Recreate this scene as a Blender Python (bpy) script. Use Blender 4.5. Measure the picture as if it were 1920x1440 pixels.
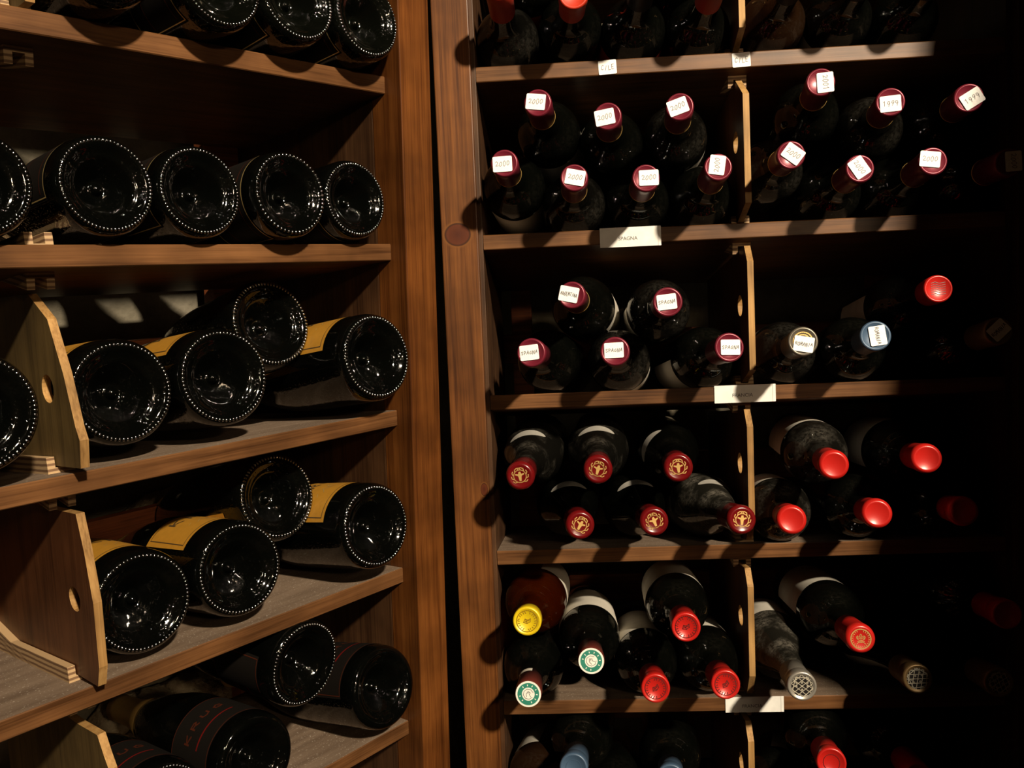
import bpy, bmesh, math, random
from mathutils import Vector, Matrix

# ------------------------------------------------------------------ scene reset
for o in list(bpy.data.objects):
    bpy.data.objects.remove(o, do_unlink=True)
SC = bpy.context.scene
COL = SC.collection
random.seed(7)

# ------------------------------------------------------------------ camera (world = frame of the straight rack: X along it, Y into it, Z up)
CAM = Vector((0.0, -1.005, 0.0))
RIGHT = Vector((0.99786019, 0.05005135, -0.04207028))
FWD = Vector((-0.05299614, 0.99599052, -0.07207150))
UP = Vector((0.03829432, 0.07414685, 0.99651181))
FPX = 1600.0
cd = bpy.data.cameras.new('camera')
cam = bpy.data.objects.new('camera', cd)
COL.objects.link(cam)
cam.matrix_world = Matrix((
    (RIGHT.x, UP.x, -FWD.x, CAM.x),
    (RIGHT.y, UP.y, -FWD.y, CAM.y),
    (RIGHT.z, UP.z, -FWD.z, CAM.z),
    (0, 0, 0, 1)))
cd.sensor_width = 36.0
cd.lens = 36.0 * FPX / 1920.0
cd.clip_start = 0.02
SC.camera = cam

# ------------------------------------------------------------------ world, lamp, exposure
w = bpy.data.worlds.new('cellar_world')
SC.world = w
w.use_nodes = True
w.node_tree.nodes['Background'].inputs[0].default_value = (1.0, 0.85, 0.65, 1)
w.node_tree.nodes['Background'].inputs[1].default_value = 0.0006
SC.view_settings.view_transform = 'Standard'
SC.view_settings.look = 'None'
SC.view_settings.gamma = 1.0
SC.view_settings.use_curve_mapping = False
SC.view_settings.exposure = 0.0

LAMP = Vector((1.55, -2.95, 1.88))
AIM = Vector((0.16, 0.0, 0.18))
ld = bpy.data.lights.new('spotlight_beam', 'SPOT')
ld.energy = 1330
ld.color = (1.0, 0.84, 0.62)
ld.shadow_soft_size = 0.085
ld.spot_size = math.radians(44)
ld.spot_blend = 1.0
lamp = bpy.data.objects.new('spotlight_beam', ld)
COL.objects.link(lamp)
lamp.location = LAMP
lamp.rotation_euler = (AIM - LAMP).to_track_quat('-Z', 'Y').to_euler()

# ------------------------------------------------------------------ frames
QU = Vector((0.61581367, 0.78674122, 0.04256495))     # along the slanted rack
QV = Vector((-0.78734375, 0.61247190, 0.07048404))    # into it
QW = Vector((0.02938287, -0.07691828, 0.99660435))     # up it
QO = Vector((-0.16787275, -0.09790000, 0.06420710))
QM = Matrix(((QU.x, QV.x, QW.x, QO.x), (QU.y, QV.y, QW.y, QO.y), (QU.z, QV.z, QW.z, QO.z), (0, 0, 0, 1)))
QI = QM.inverted()
TILT_R = 0.137      # shelves fall towards the back
TILT_L = 0.122
SH_R = [0.4858, 0.2948, 0.1028, -0.0855, -0.2732, -0.4593, -0.6450]
SH_L = [0.3440, 0.1935, 0.0238, -0.1546, -0.3336, -0.5175, -0.6990]
TH = 0.0172

# ------------------------------------------------------------------ materials
def new_mat(name):
    m = bpy.data.materials.new(name)
    m.use_nodes = True
    nt = m.node_tree
    return m, nt, nt.nodes['Principled BSDF']
def N(nt, t, **kw):
    n = nt.nodes.new(t)
    for k, v in kw.items():
        setattr(n, k, v)
    return n
def ramp(nt, stops):
    n = nt.nodes.new('ShaderNodeValToRGB')
    e = n.color_ramp.elements
    while len(e) < len(stops):
        e.new(0.5)
    for i, (p, c) in enumerate(stops):
        e[i].position = p
        e[i].color = (*c, 1)
    return n
def plain(name, col, rough=0.5, metal=0.0, spec=0.5, bump=0.0, bscale=300):
    m, nt, b = new_mat(name)
    b.inputs['Base Color'].default_value = (*col, 1)
    b.inputs['Roughness'].default_value = rough
    b.inputs['Metallic'].default_value = metal
    b.inputs['Specular IOR Level'].default_value = spec
    tc = N(nt, 'ShaderNodeTexCoord')
    nz = N(nt, 'ShaderNodeTexNoise'); nz.inputs['Scale'].default_value = bscale * 0.4
    nt.links.new(tc.outputs['Object'], nz.inputs['Vector'])
    r = ramp(nt, [(0.3, tuple(c * 0.88 for c in col)), (0.7, col)])
    nt.links.new(nz.outputs['Fac'], r.inputs['Fac'])
    nt.links.new(r.outputs['Color'], b.inputs['Base Color'])
    if bump:
        n2 = N(nt, 'ShaderNodeTexNoise'); n2.inputs['Scale'].default_value = bscale
        bp = N(nt, 'ShaderNodeBump'); bp.inputs['Strength'].default_value = bump; bp.inputs['Distance'].default_value = 0.001
        nt.links.new(tc.outputs['Object'], n2.inputs['Vector'])
        nt.links.new(n2.outputs['Fac'], bp.inputs['Height'])
        nt.links.new(bp.outputs['Normal'], b.inputs['Normal'])
    return m
def wood(name, dark, light, axis, rough=0.5, knots=(), spec=0.3):
    m, nt, b = new_mat(name)
    tc = N(nt, 'ShaderNodeTexCoord')
    mp = N(nt, 'ShaderNodeMapping')
    s = [95.0, 95.0, 95.0]; s[axis] = 4.0
    mp.inputs['Scale'].default_value = s
    nt.links.new(tc.outputs['Object'], mp.inputs['Vector'])
    nz = N(nt, 'ShaderNodeTexNoise'); nz.inputs['Scale'].default_value = 1.0; nz.inputs['Detail'].default_value = 6.0; nz.inputs['Distortion'].default_value = 0.6
    nt.links.new(mp.outputs['Vector'], nz.inputs['Vector'])
    r = ramp(nt, [(0.36, tuple(a * 0.8 for a in dark)), (0.5, tuple((a + c) / 2 for a, c in zip(dark, light))), (0.64, light)])
    mp2 = N(nt, 'ShaderNodeMapping')
    s2 = [620.0, 620.0, 620.0]; s2[axis] = 14.0
    mp2.inputs['Scale'].default_value = s2
    nt.links.new(tc.outputs['Object'], mp2.inputs['Vector'])
    nf = N(nt, 'ShaderNodeTexNoise'); nf.inputs['Scale'].default_value = 1.0; nf.inputs['Detail'].default_value = 4.0
    nt.links.new(mp2.outputs['Vector'], nf.inputs['Vector'])
    mxg = N(nt, 'ShaderNodeMath', operation='MULTIPLY_ADD'); mxg.inputs[1].default_value = 0.42
    sub = N(nt, 'ShaderNodeMath', operation='MULTIPLY'); sub.inputs[1].default_value = 0.58
    nt.links.new(nz.outputs['Fac'], sub.inputs[0]); nt.links.new(nf.outputs['Fac'], mxg.inputs[0]); nt.links.new(sub.outputs[0], mxg.inputs[2])
    nt.links.new(mxg.outputs[0], r.inputs['Fac'])
    big = N(nt, 'ShaderNodeTexNoise'); big.inputs['Scale'].default_value = 14.0; big.inputs['Detail'].default_value = 3.0
    nt.links.new(tc.outputs['Object'], big.inputs['Vector'])
    rb = ramp(nt, [(0.35, (0.62, 0.58, 0.55)), (0.65, (1.1, 1.05, 1.0))])
    nt.links.new(big.outputs['Fac'], rb.inputs['Fac'])
    mul = N(nt, 'ShaderNodeMix', data_type='RGBA', blend_type='MULTIPLY')
    mul.inputs[0].default_value = 1.0
    nt.links.new(r.outputs['Color'], mul.inputs[6]); nt.links.new(rb.outputs['Color'], mul.inputs[7])
    out = mul.outputs[2]
    for (kx, ky, kz, rx, rz) in knots:
        km = N(nt, 'ShaderNodeMapping'); km.vector_type = 'POINT'
        km.inputs['Location'].default_value = (-kx / rx, 0, -kz / rz)
        km.inputs['Scale'].default_value = (1 / rx, 0, 1 / rz)
        nt.links.new(tc.outputs['Object'], km.inputs['Vector'])
        ln = N(nt, 'ShaderNodeVectorMath', operation='LENGTH')
        nt.links.new(km.outputs['Vector'], ln.inputs[0])
        kr = ramp(nt, [(0.0, (0.055, 0.012, 0.004)), (0.40, (0.085, 0.02, 0.006)), (0.47, (0.03, 0.009, 0.003)), (0.52, (0.17, 0.062, 0.012)), (0.62, (0.12, 0.045, 0.012))])
        half = N(nt, 'ShaderNodeMath', operation='MULTIPLY'); half.inputs[1].default_value = 0.5
        nt.links.new(ln.outputs['Value'], half.inputs[0])
        nt.links.new(half.outputs[0], kr.inputs['Fac'])
        fr = N(nt, 'ShaderNodeMapRange'); fr.inputs[1].default_value = 0.95; fr.inputs[2].default_value = 1.25; fr.inputs[3].default_value = 1.0; fr.inputs[4].default_value = 0.0
        nt.links.new(ln.outputs['Value'], fr.inputs[0])
        mx = N(nt, 'ShaderNodeMix', data_type='RGBA')
        nt.links.new(fr.outputs[0], mx.inputs[0]); nt.links.new(out, mx.inputs[6]); nt.links.new(kr.outputs['Color'], mx.inputs[7])
        out = mx.outputs[2]
    nt.links.new(out, b.inputs['Base Color'])
    b.inputs['Roughness'].default_value = rough
    b.inputs['Specular IOR Level'].default_value = spec
    bp = N(nt, 'ShaderNodeBump'); bp.inputs['Strength'].default_value = 0.12; bp.inputs['Distance'].default_value = 0.0012
    nt.links.new(nz.outputs['Fac'], bp.inputs['Height']); nt.links.new(bp.outputs['Normal'], b.inputs['Normal'])
    return m
def glass(name, col, dust, streak=0.0, rough=0.05):
    """dark bottle glass, opaque with its wine, with a film of cellar dust that has its own blotchy shape"""
    m, nt, b = new_mat(name)
    b.inputs['Base Color'].default_value = (*col, 1)
    b.inputs['Roughness'].default_value = rough
    b.inputs['IOR'].default_value = 1.52
    tc = N(nt, 'ShaderNodeTexCoord')
    n0 = N(nt, 'ShaderNodeTexNoise'); n0.inputs['Scale'].default_value = 70; n0.inputs['Detail'].default_value = 2
    nt.links.new(tc.outputs['Object'], n0.inputs['Vector'])
    bp = N(nt, 'ShaderNodeBump'); bp.inputs['Strength'].default_value = 0.10 + streak; bp.inputs['Distance'].default_value = 0.0015
    nt.links.new(n0.outputs['Fac'], bp.inputs['Height'])
    n3 = N(nt, 'ShaderNodeTexNoise'); n3.inputs['Scale'].default_value = 520; n3.inputs['Detail'].default_value = 2
    nt.links.new(tc.outputs['Object'], n3.inputs['Vector'])
    r3 = ramp(nt, [(0.60, (0.0,) * 3), (0.74, (1.0,) * 3)])
    nt.links.new(n3.outputs['Fac'], r3.inputs['Fac'])
    bp2 = N(nt, 'ShaderNodeBump'); bp2.inputs['Strength'].default_value = 0.25; bp2.inputs['Distance'].default_value = 0.0006
    nt.links.new(r3.outputs['Color'], bp2.inputs['Height']); nt.links.new(bp.outputs['Normal'], bp2.inputs['Normal'])
    nt.links.new(bp2.outputs['Normal'], b.inputs['Normal'])
    n1 = N(nt, 'ShaderNodeTexNoise'); n1.inputs['Scale'].default_value = 28; n1.inputs['Detail'].default_value = 3
    n2 = N(nt, 'ShaderNodeTexNoise'); n2.inputs['Scale'].default_value = 260; n2.inputs['Detail'].default_value = 9; n2.inputs['Roughness'].default_value = 0.72
    nt.links.new(tc.outputs['Object'], n1.inputs['Vector']); nt.links.new(tc.outputs['Object'], n2.inputs['Vector'])
    r1 = ramp(nt, [(0.46, (0.0,) * 3), (0.64, (1.0,) * 3)])
    r2 = ramp(nt, [(0.40, (0.04,) * 3), (0.70, (1.0,) * 3)])
    nt.links.new(n1.outputs['Fac'], r1.inputs['Fac']); nt.links.new(n2.outputs['Fac'], r2.inputs['Fac'])
    mu = N(nt, 'ShaderNodeMath', operation='MULTIPLY')
    nt.links.new(r1.outputs['Color'], mu.inputs[0]); nt.links.new(r2.outputs['Color'], mu.inputs[1])
    ad = N(nt, 'ShaderNodeMath', operation='MULTIPLY_ADD'); ad.inputs[1].default_value = dust; ad.inputs[2].default_value = dust * 0.05
    nt.links.new(mu.outputs[0], ad.inputs[0])
    df = N(nt, 'ShaderNodeBsdfDiffuse'); df.inputs['Color'].default_value = (0.32, 0.29, 0.24, 1)
    mx = N(nt, 'ShaderNodeMixShader')
    nt.links.new(ad.outputs[0], mx.inputs[0]); nt.links.new(b.outputs[0], mx.inputs[1]); nt.links.new(df.outputs[0], mx.inputs[2])
    nt.links.new(mx.outputs[0], nt.nodes['Material Output'].inputs['Surface'])
    return m

shelf_d, shelf_l = (0.10, 0.036, 0.013), (0.235, 0.098, 0.040)
kn1 = Vector((-0.1085, -0.0120, 0.1037)); kn2 = Vector((-0.0909, -0.0120, -0.1956))
MT = {
    'shelf': wood('stained_shelf_wood', shelf_d, shelf_l, 0, 0.45),
    'shelf_edge': wood('stained_edge_wood', (0.0810, 0.0335, 0.0112), (0.1750, 0.0820, 0.0317), 0, 0.42),
    'post_r': wood('stained_post_wood', (0.0710, 0.0223, 0.0046), (0.1687, 0.0634, 0.0152), 2, 0.45,
                   [(kn1.x, 0, kn1.z, 0.0155, 0.0135), (kn2.x, 0, kn2.z, 0.0045, 0.008)]),
    'post_l': wood('stained_slanted_post_wood', (0.0690, 0.0204, 0.0041), (0.1518, 0.0536, 0.0116), 2, 0.4),
    'panel': wood('dark_panel_wood', (0.0390, 0.0160, 0.0064), (0.0863, 0.0416, 0.0176), 2, 0.5),
    'batten': wood('reddish_batten_wood', (0.1530, 0.0408, 0.0153), (0.3570, 0.1122, 0.0408), 0, 0.5),
    'tan': wood('raw_board_edge', (0.2880, 0.1564, 0.0495), (0.4500, 0.2760, 0.1035), 2, 0.6),
    'veneer': wood('olive_fibreboard', (0.0850, 0.0540, 0.0170), (0.1360, 0.0900, 0.0306), 2, 0.6),
    'veneer_red': wood('reddish_fibreboard', (0.075, 0.026, 0.009), (0.125, 0.048, 0.018), 2, 0.45),
    'glass': glass('dark_wine_glass', (0.0010, 0.0012, 0.0008), 0.010),
    'glass_dusty': glass('dusty_wine_glass', (0.0012, 0.0012, 0.0010), 0.15),
    'glass_film': glass('thinly_dusted_wine_glass', (0.0010, 0.0010, 0.0008), 0.05),
    'glass_grey': glass('very_dusty_wine_glass', (0.003, 0.003, 0.002), 0.42),
    'glass_brown': glass('brownish_wine_glass', (0.010, 0.004, 0.0015), 0.02),
    'champ': glass('black_green_sparkling_glass', (0.0008, 0.0010, 0.0008), 0.004, 0.12, 0.05),
    'champ_b': glass('cloudy_sparkling_glass', (0.0012, 0.0015, 0.0010), 0.008, 0.25, 0.06),
    'bead': plain('sparkling_glass_bead', (0.002, 0.002, 0.002), 0.13, 0.0, 1.0),
    'paper': plain('white_paper', (0.93, 0.92, 0.90), 0.8, bscale=900),
    'card': plain('white_card', (0.82, 0.81, 0.77), 0.35, bscale=200),
    'label': plain('aged_white_label', (0.62, 0.58, 0.50), 0.7, bscale=150),
    'grey_label': plain('grey_silver_label', (0.44, 0.42, 0.38), 0.4, 0.2, bscale=300),
    'red_label': plain('red_label_paper', (0.45, 0.035, 0.015), 0.6),
    'orange': plain('orange_gold_label', (0.46, 0.22, 0.022), 0.5, 0.15, bscale=350),
    'black_label': plain('black_label_paper', (0.006, 0.0045, 0.0035), 0.75, 0.0, 0.12, bscale=200),
    'gold_line': plain('gold_line_print', (0.55, 0.40, 0.16), 0.4, 0.4),
    'dark_line': plain('dark_print', (0.06, 0.035, 0.012), 0.6),
    'red_print': plain('red_print', (0.12, 0.004, 0.003), 0.7, 0.0, 0.15),
    'rust_print': plain('rust_print', (0.055, 0.011, 0.004), 0.7, 0.0, 0.15),
    'ink': plain('grey_ink', (0.09, 0.085, 0.09), 0.7),
    'pencil': plain('faint_pencil', (0.20, 0.17, 0.18), 0.8),
    'burgundy': plain('burgundy_foil', (0.17, 0.014, 0.030), 0.33, 0.25, bscale=60),
    'deep_red': plain('deep_red_wax', (0.12, 0.004, 0.005), 0.22, 0.0, bscale=60),
    'red': plain('bright_red_foil', (0.50, 0.014, 0.010), 0.3, 0.1, bscale=60),
    'orange_red': plain('orange_red_foil', (0.50, 0.030, 0.008), 0.5, 0.0, bscale=60),
    'yellow': plain('yellow_foil', (0.72, 0.52, 0.01), 0.35, 0.1, bscale=60),
    'yellow_dark': plain('ochre_relief', (0.30, 0.17, 0.008), 0.4, 0.2),
    'blue': plain('slate_blue_foil', (0.055, 0.10, 0.17), 0.4, 0.1, bscale=60),
    'silver': plain('silver_foil', (0.42, 0.39, 0.34), 0.32, 0.6, bscale=80),
    'pewter': plain('pewter_foil', (0.16, 0.14, 0.11), 0.35, 0.5, bscale=80),
    'brown_cap': plain('brown_red_foil', (0.13, 0.025, 0.018), 0.35, 0.1, bscale=60),
    'black_cap': plain('black_foil', (0.012, 0.010, 0.010), 0.35),
    'bronze': plain('bronze_foil', (0.22, 0.14, 0.06), 0.4, 0.5),
    'gold': plain('gold_emboss', (0.78, 0.50, 0.17), 0.35, 0.5),
    'green': plain('green_seal_print', (0.02, 0.20, 0.14), 0.5),
    'seal': plain('white_seal_paper', (0.80, 0.79, 0.72), 0.5),
    'dark_relief': plain('dark_red_relief', (0.10, 0.006, 0.005), 0.4),
    'silver_line': plain('pale_relief', (0.62, 0.57, 0.46), 0.35, 0.4),
    'black_metal': plain('black_lamp_metal', (0.02, 0.02, 0.02), 0.4, 0.7),
}
def ply_mat():
    m, nt, b = new_mat('plywood_layers')
    tc = N(nt, 'ShaderNodeTexCoord'); sp = N(nt, 'ShaderNodeSeparateXYZ')
    nt.links.new(tc.outputs['Object'], sp.inputs[0])
    nz = N(nt, 'ShaderNodeTexNoise'); nz.inputs['Scale'].default_value = 60
    nt.links.new(tc.outputs['Object'], nz.inputs['Vector'])
    ma = N(nt, 'ShaderNodeMath', operation='MULTIPLY'); ma.inputs[1].default_value = 2 * math.pi / 0.0046
    nt.links.new(sp.outputs['Z'], ma.inputs[0])
    ad = N(nt, 'ShaderNodeMath', operation='MULTIPLY_ADD'); ad.inputs[1].default_value = 2.0
    nt.links.new(nz.outputs['Fac'], ad.inputs[0]); nt.links.new(ma.outputs[0], ad.inputs[2])
    si = N(nt, 'ShaderNodeMath', operation='SINE'); nt.links.new(ad.outputs[0], si.inputs[0])
    r = ramp(nt, [(0.25, (0.16, 0.085, 0.04)), (0.6, (0.44, 0.29, 0.15))])
    mr = N(nt, 'ShaderNodeMapRange'); mr.inputs[1].default_value = -1; mr.inputs[2].default_value = 1
    nt.links.new(si.outputs[0], mr.inputs[0]); nt.links.new(mr.outputs[0], r.inputs['Fac'])
    nt.links.new(r.outputs['Color'], b.inputs['Base Color']); b.inputs['Roughness'].default_value = 0.7
    return m
MT['ply'] = ply_mat()
def amber_mat():
    m, nt, b = new_mat('amber_wine_glass')
    tc = N(nt, 'ShaderNodeTexCoord'); nz = N(nt, 'ShaderNodeTexNoise'); nz.inputs['Scale'].default_value = 22
    nt.links.new(tc.outputs['Object'], nz.inputs['Vector'])
    r = ramp(nt, [(0.35, (0.22, 0.026, 0.002)), (0.7, (0.36, 0.060, 0.004))])
    nt.links.new(nz.outputs['Fac'], r.inputs['Fac']); nt.links.new(r.outputs['Color'], b.inputs['Base Color'])
    b.inputs['Roughness'].default_value = 0.04
    b.inputs['Transmission Weight'].default_value = 0.94
    b.inputs['IOR'].default_value = 1.36
    return m
MT['amber'] = amber_mat()
def stone_mat(name, dark, light, bump, sc=1.0):
    m, nt, b = new_mat(name)
    tc = N(nt, 'ShaderNodeTexCoord')
    n1 = N(nt, 'ShaderNodeTexNoise'); n1.inputs['Scale'].default_value = 11 * sc; n1.inputs['Detail'].default_value = 8; n1.inputs['Roughness'].default_value = 0.65
    n2 = N(nt, 'ShaderNodeTexNoise'); n2.inputs['Scale'].default_value = 120 * sc; n2.inputs['Detail'].default_value = 5
    for n in (n1, n2):
        nt.links.new(tc.outputs['Object'], n.inputs['Vector'])
    r = ramp(nt, [(0.32, dark), (0.52, tuple((a + c) / 2 for a, c in zip(dark, light))), (0.7, light)])
    nt.links.new(n1.outputs['Fac'], r.inputs['Fac'])
    nt.links.new(r.outputs['Color'], b.inputs['Base Color'])
    b.inputs['Roughness'].default_value = 0.95; b.inputs['Specular IOR Level'].default_value = 0.15
    bp = N(nt, 'ShaderNodeBump'); bp.inputs['Strength'].default_value = bump; bp.inputs['Distance'].default_value = 0.004
    nt.links.new(n2.outputs['Fac'], bp.inputs['Height']); nt.links.new(bp.outputs['Normal'], b.inputs['Normal'])
    return m
MT['plaster'] = stone_mat('cellar_plaster', (0.10, 0.085, 0.058), (0.24, 0.215, 0.165), 0.5)
MT['stone'] = stone_mat('cellar_stone', (0.14, 0.09, 0.05), (0.50, 0.44, 0.31), 0.9, 2.0)
MT['ceil'] = stone_mat('cellar_ceiling_plaster', (0.035, 0.026, 0.018), (0.075, 0.058, 0.042), 0.3)
MT['floor'] = stone_mat('terracotta_floor', (0.05, 0.025, 0.015), (0.11, 0.06, 0.035), 0.3)
def dusty_top(base):
    """dust lies on the upper face of a shelf board; its own grey material on that face"""
    m, nt, b = new_mat('dusty_shelf_top')
    tc = N(nt, 'ShaderNodeTexCoord')
    mp = N(nt, 'ShaderNodeMapping'); mp.inputs['Scale'].default_value = (10, 60, 60)
    nt.links.new(tc.outputs['Object'], mp.inputs['Vector'])
    n1 = N(nt, 'ShaderNodeTexNoise'); n1.inputs['Scale'].default_value = 1.0; n1.inputs['Detail'].default_value = 5
    nt.links.new(mp.outputs['Vector'], n1.inputs['Vector'])
    n2 = N(nt, 'ShaderNodeTexNoise'); n2.inputs['Scale'].default_value = 500; n2.inputs['Detail'].default_value = 3
    nt.links.new(tc.outputs['Object'], n2.inputs['Vector'])
    r = ramp(nt, [(0.3, (0.105, 0.066, 0.040)), (0.7, (0.20, 0.14, 0.095))])
    nt.links.new(n1.outputs['Fac'], r.inputs['Fac'])
    r2 = ramp(nt, [(0.62, (0, 0, 0)), (0.72, (0.25, 0.24, 0.21))])
    nt.links.new(n2.outputs['Fac'], r2.inputs['Fac'])
    mx = N(nt, 'ShaderNodeMix', data_type='RGBA', blend_type='ADD'); mx.inputs[0].default_value = 1.0
    nt.links.new(r.outputs['Color'], mx.inputs[6]); nt.links.new(r2.outputs['Color'], mx.inputs[7])
    nt.links.new(mx.outputs[2], b.inputs['Base Color'])
    b.inputs['Roughness'].default_value = 0.85
    return m
MT['dust_top'] = dusty_top(None)

# ------------------------------------------------------------------ object helpers
def link(name, me, mats, parent=None, smooth=False):
    o = bpy.data.objects.new(name, me)
    COL.objects.link(o)
    if mats and not me.materials:
        for m in (mats if isinstance(mats, (list, tuple)) else [mats]):
            me.materials.append(MT[m] if isinstance(m, str) else m)
    if parent is not None:
        o.parent = parent
    if smooth:
        for p in me.polygons:
            p.use_smooth = True
    return o
def mesh_py(name, verts, faces):
    me = bpy.data.meshes.new(name)
    me.from_pydata([tuple(v) for v in verts], [], faces)
    me.update()
    return me
def mesh_bm(name, bm):
    bmesh.ops.recalc_face_normals(bm, faces=bm.faces)
    me = bpy.data.meshes.new(name)
    bm.to_mesh(me); bm.free()
    return me
def empty(name, mw=None):
    o = bpy.data.objects.new(name, None)
    o.empty_display_size = 0.02
    COL.objects.link(o)
    if mw is not None:
        o.matrix_world = mw
    return o
def tag(o, label, cat, group=None):
    o['label'] = label; o['category'] = cat
    if group:
        o['group'] = group
    return o
def structure(o):
    o['kind'] = 'structure'
    return o
def box(bm, x0, x1, y0, y1, z0, z1):
    v = [bm.verts.new(p) for p in ((x0, y0, z0), (x1, y0, z0), (x1, y1, z0), (x0, y1, z0), (x0, y0, z1), (x1, y0, z1), (x1, y1, z1), (x0, y1, z1))]
    for f in ((3, 2, 1, 0), (4, 5, 6, 7), (0, 1, 5, 4), (1, 2, 6, 5), (2, 3, 7, 6), (3, 0, 4, 7)):
        bm.faces.new([v[i] for i in f])
    return v
def board(name, x0, x1, y0, y1, z0, z1, mat, parent, bevel=0.0012):
    bm = bmesh.new()
    box(bm, x0, x1, y0, y1, z0, z1)
    bmesh.ops.bevel(bm, geom=list(bm.edges), offset=bevel, segments=2, affect='EDGES', profile=0.6)
    return link(name, mesh_bm(name, bm), mat, parent)

# ------------------------------------------------------------------ room shell
FLOOR_Z, CEIL_Z = -1.50, 2.30
def slab(name, x0, x1, y0, y1, z0, z1, mat):
    bm = bmesh.new(); box(bm, x0, x1, y0, y1, z0, z1)
    return structure(link(name, mesh_bm(name, bm), mat))
slab('floor', -2.6, 2.9, -3.9, 1.2, FLOOR_Z - 0.1, FLOOR_Z, 'floor')
slab('ceiling', -2.6, 2.9, -3.9, 1.2, CEIL_Z, CEIL_Z + 0.1, 'ceil')
slab('wall_back', -0.35, 2.9, 0.36, 0.5, FLOOR_Z, CEIL_Z, 'plaster')
slab('wall_front', -2.6, 2.9, -3.9, -3.75, FLOOR_Z, CEIL_Z, 'ceil')
slab('wall_side', 2.75, 2.9, -3.75, 0.36, FLOOR_Z, CEIL_Z, 'ceil')
# rough plastered wall behind the slanted rack, in that rack's frame, with real relief
def rough_wall():
    from mathutils import noise
    bm = bmesh.new()
    nu, nw = 90, 110
    u0, u1, w0, w1 = -2.6, 0.42, -1.6, 2.2
    g = []
    for j in range(nw + 1):
        row = []
        for i in range(nu + 1):
            u = u0 + (u1 - u0) * i / nu; ww = w0 + (w1 - w0) * j / nw
            amp = 0.006 + 0.022 * max(0.0, min(1.0, (-0.25 - ww) / 0.12))
            d = noise.fractal(Vector((u * 9, ww * 9, 3.1)), 0.8, 2.0, 4) * amp
            row.append(bm.verts.new((u, 0.345 + d, ww)))
        g.append(row)
    for j in range(nw):
        for i in range(nu):
            bm.faces.new((g[j][i], g[j][i + 1], g[j + 1][i + 1], g[j + 1][i]))
    o = structure(link('wall_left', mesh_bm('wall_left', bm), 'plaster'))
    o.matrix_world = QM
    # loose stones that stand out of the lower wall
    rnd = random.Random(3)
    for (c, sx, sz) in (((-0.1964, 0.3250, -0.5457), 0.036, 0.022), ((-0.1492, 0.3250, -0.5500), 0.040, 0.022), ((-0.1052, 0.3250, -0.5436), 0.030, 0.018), ((-0.0688, 0.3250, -0.5680), 0.028, 0.03), ((-0.0326, 0.3250, -0.5676), 0.035, 0.024), ((-0.0675, 0.3250, -0.6034), 0.03, 0.02), ((-0.0056, 0.3250, -0.5404), 0.03, 0.02), ((-0.1898, 0.3250, -0.5844), 0.045, 0.02), ((-0.0292, 0.3250, -0.3022), 0.04, 0.03), ((-0.1183, 0.3250, -0.3026), 0.05, 0.03)):
        b2 = bmesh.new()
        bmesh.ops.create_icosphere(b2, subdivisions=3, radius=1.0)
        for v in b2.verts:
            n = v.co.normalized()
            k = 1 + 0.35 * noise.fractal(n * 1.6 + Vector(c) * 70.0, 0.9, 2.0, 3)
            v.co = Vector((n.x * sx * k, n.y * 0.02 * k, n.z * sz * k))
        s = link('stone', mesh_bm('stone', b2), 'stone', o, True)
        s.location = c; s.rotation_euler = (0, rnd.uniform(-0.4, 0.4), 0)
    return o
rough_wall()
# unseen blocker added on the right, sloped to shade the straight rack's right end
def light_blocker():
    bm = bmesh.new()
    xb = 0.60
    e = [(-0.6530, 0.0520), (-0.4684, 0.5379)]        # foot and head of the sloped edge (y, z)
    k = (e[1][0] - e[0][0]) / (e[1][1] - e[0][1])
    lowz = e[0][1] - 0.07
    prof = [(0.36, FLOOR_Z), (-0.86, FLOOR_Z), (-0.86, lowz), e[0], e[1], (e[1][0] + k * (1.3 - e[1][1]), 1.3), (-0.02, CEIL_Z), (0.36, CEIL_Z)]
    a = [bm.verts.new((xb, y, z)) for y, z in prof]
    b = [bm.verts.new((xb + 0.33, y, z)) for y, z in prof]
    bm.faces.new(a); bm.faces.new(b[::-1])
    for i in range(len(prof)):
        j = (i + 1) % len(prof)
        bm.faces.new((a[i], b[i], b[j], a[j]))
    return structure(link('unseen_blocker', mesh_bm('unseen_blocker', bm), 'plaster'))
light_blocker()

# ------------------------------------------------------------------ racks
def shelf_mesh(x0, x1, top, depth, tilt, name):
    """board that falls towards the back; front edge at y = 0; dusty upper face as second slot"""
    c, s = math.cos(tilt), math.sin(tilt)
    bm = bmesh.new()
    bev = 0.0009
    # cross-section (y, z), clockwise from front bottom
    sec = [(bev, -TH), (0, -TH + bev), (0, -bev), (bev, 0), (depth * c, -depth * s), (depth * c, -depth * s - TH)]
    sec[0] = (bev, -TH)
    A = [bm.verts.new((x0, y, top + z)) for y, z in sec]
    B = [bm.verts.new((x1, y, top + z)) for y, z in sec]
    bm.faces.new(A); bm.faces.new(B[::-1])
    n = len(sec)
    for i in range(n):
        j = (i + 1) % n
        f = bm.faces.new((A[i], B[i], B[j], A[j]))
        f.material_index = 1 if i == 3 else 0
    return mesh_bm(name, bm)
def rail_mesh(length):
    """plywood strip with a groove, upright; origin at the middle of the front lower edge"""
    hw, h, g, gd = 0.0105, 0.0135, 0.0044, 0.009
    sec = [(-hw, 0), (hw, 0), (hw, h), (g, h), (g, h - gd), (-g, h - gd), (-g, h), (-hw, h)]
    bm = bmesh.new()
    A = [bm.verts.new((x, 0, z)) for x, z in sec]
    B = [bm.verts.new((x, length, z)) for x, z in sec]
    bm.faces.new(A); bm.faces.new(B[::-1])
    for i in range(8):
        j = (i + 1) % 8
        bm.faces.new((A[i], B[i], B[j], A[j]))
    return mesh_bm('rail', bm)
RAIL = rail_mesh(0.22)
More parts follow.
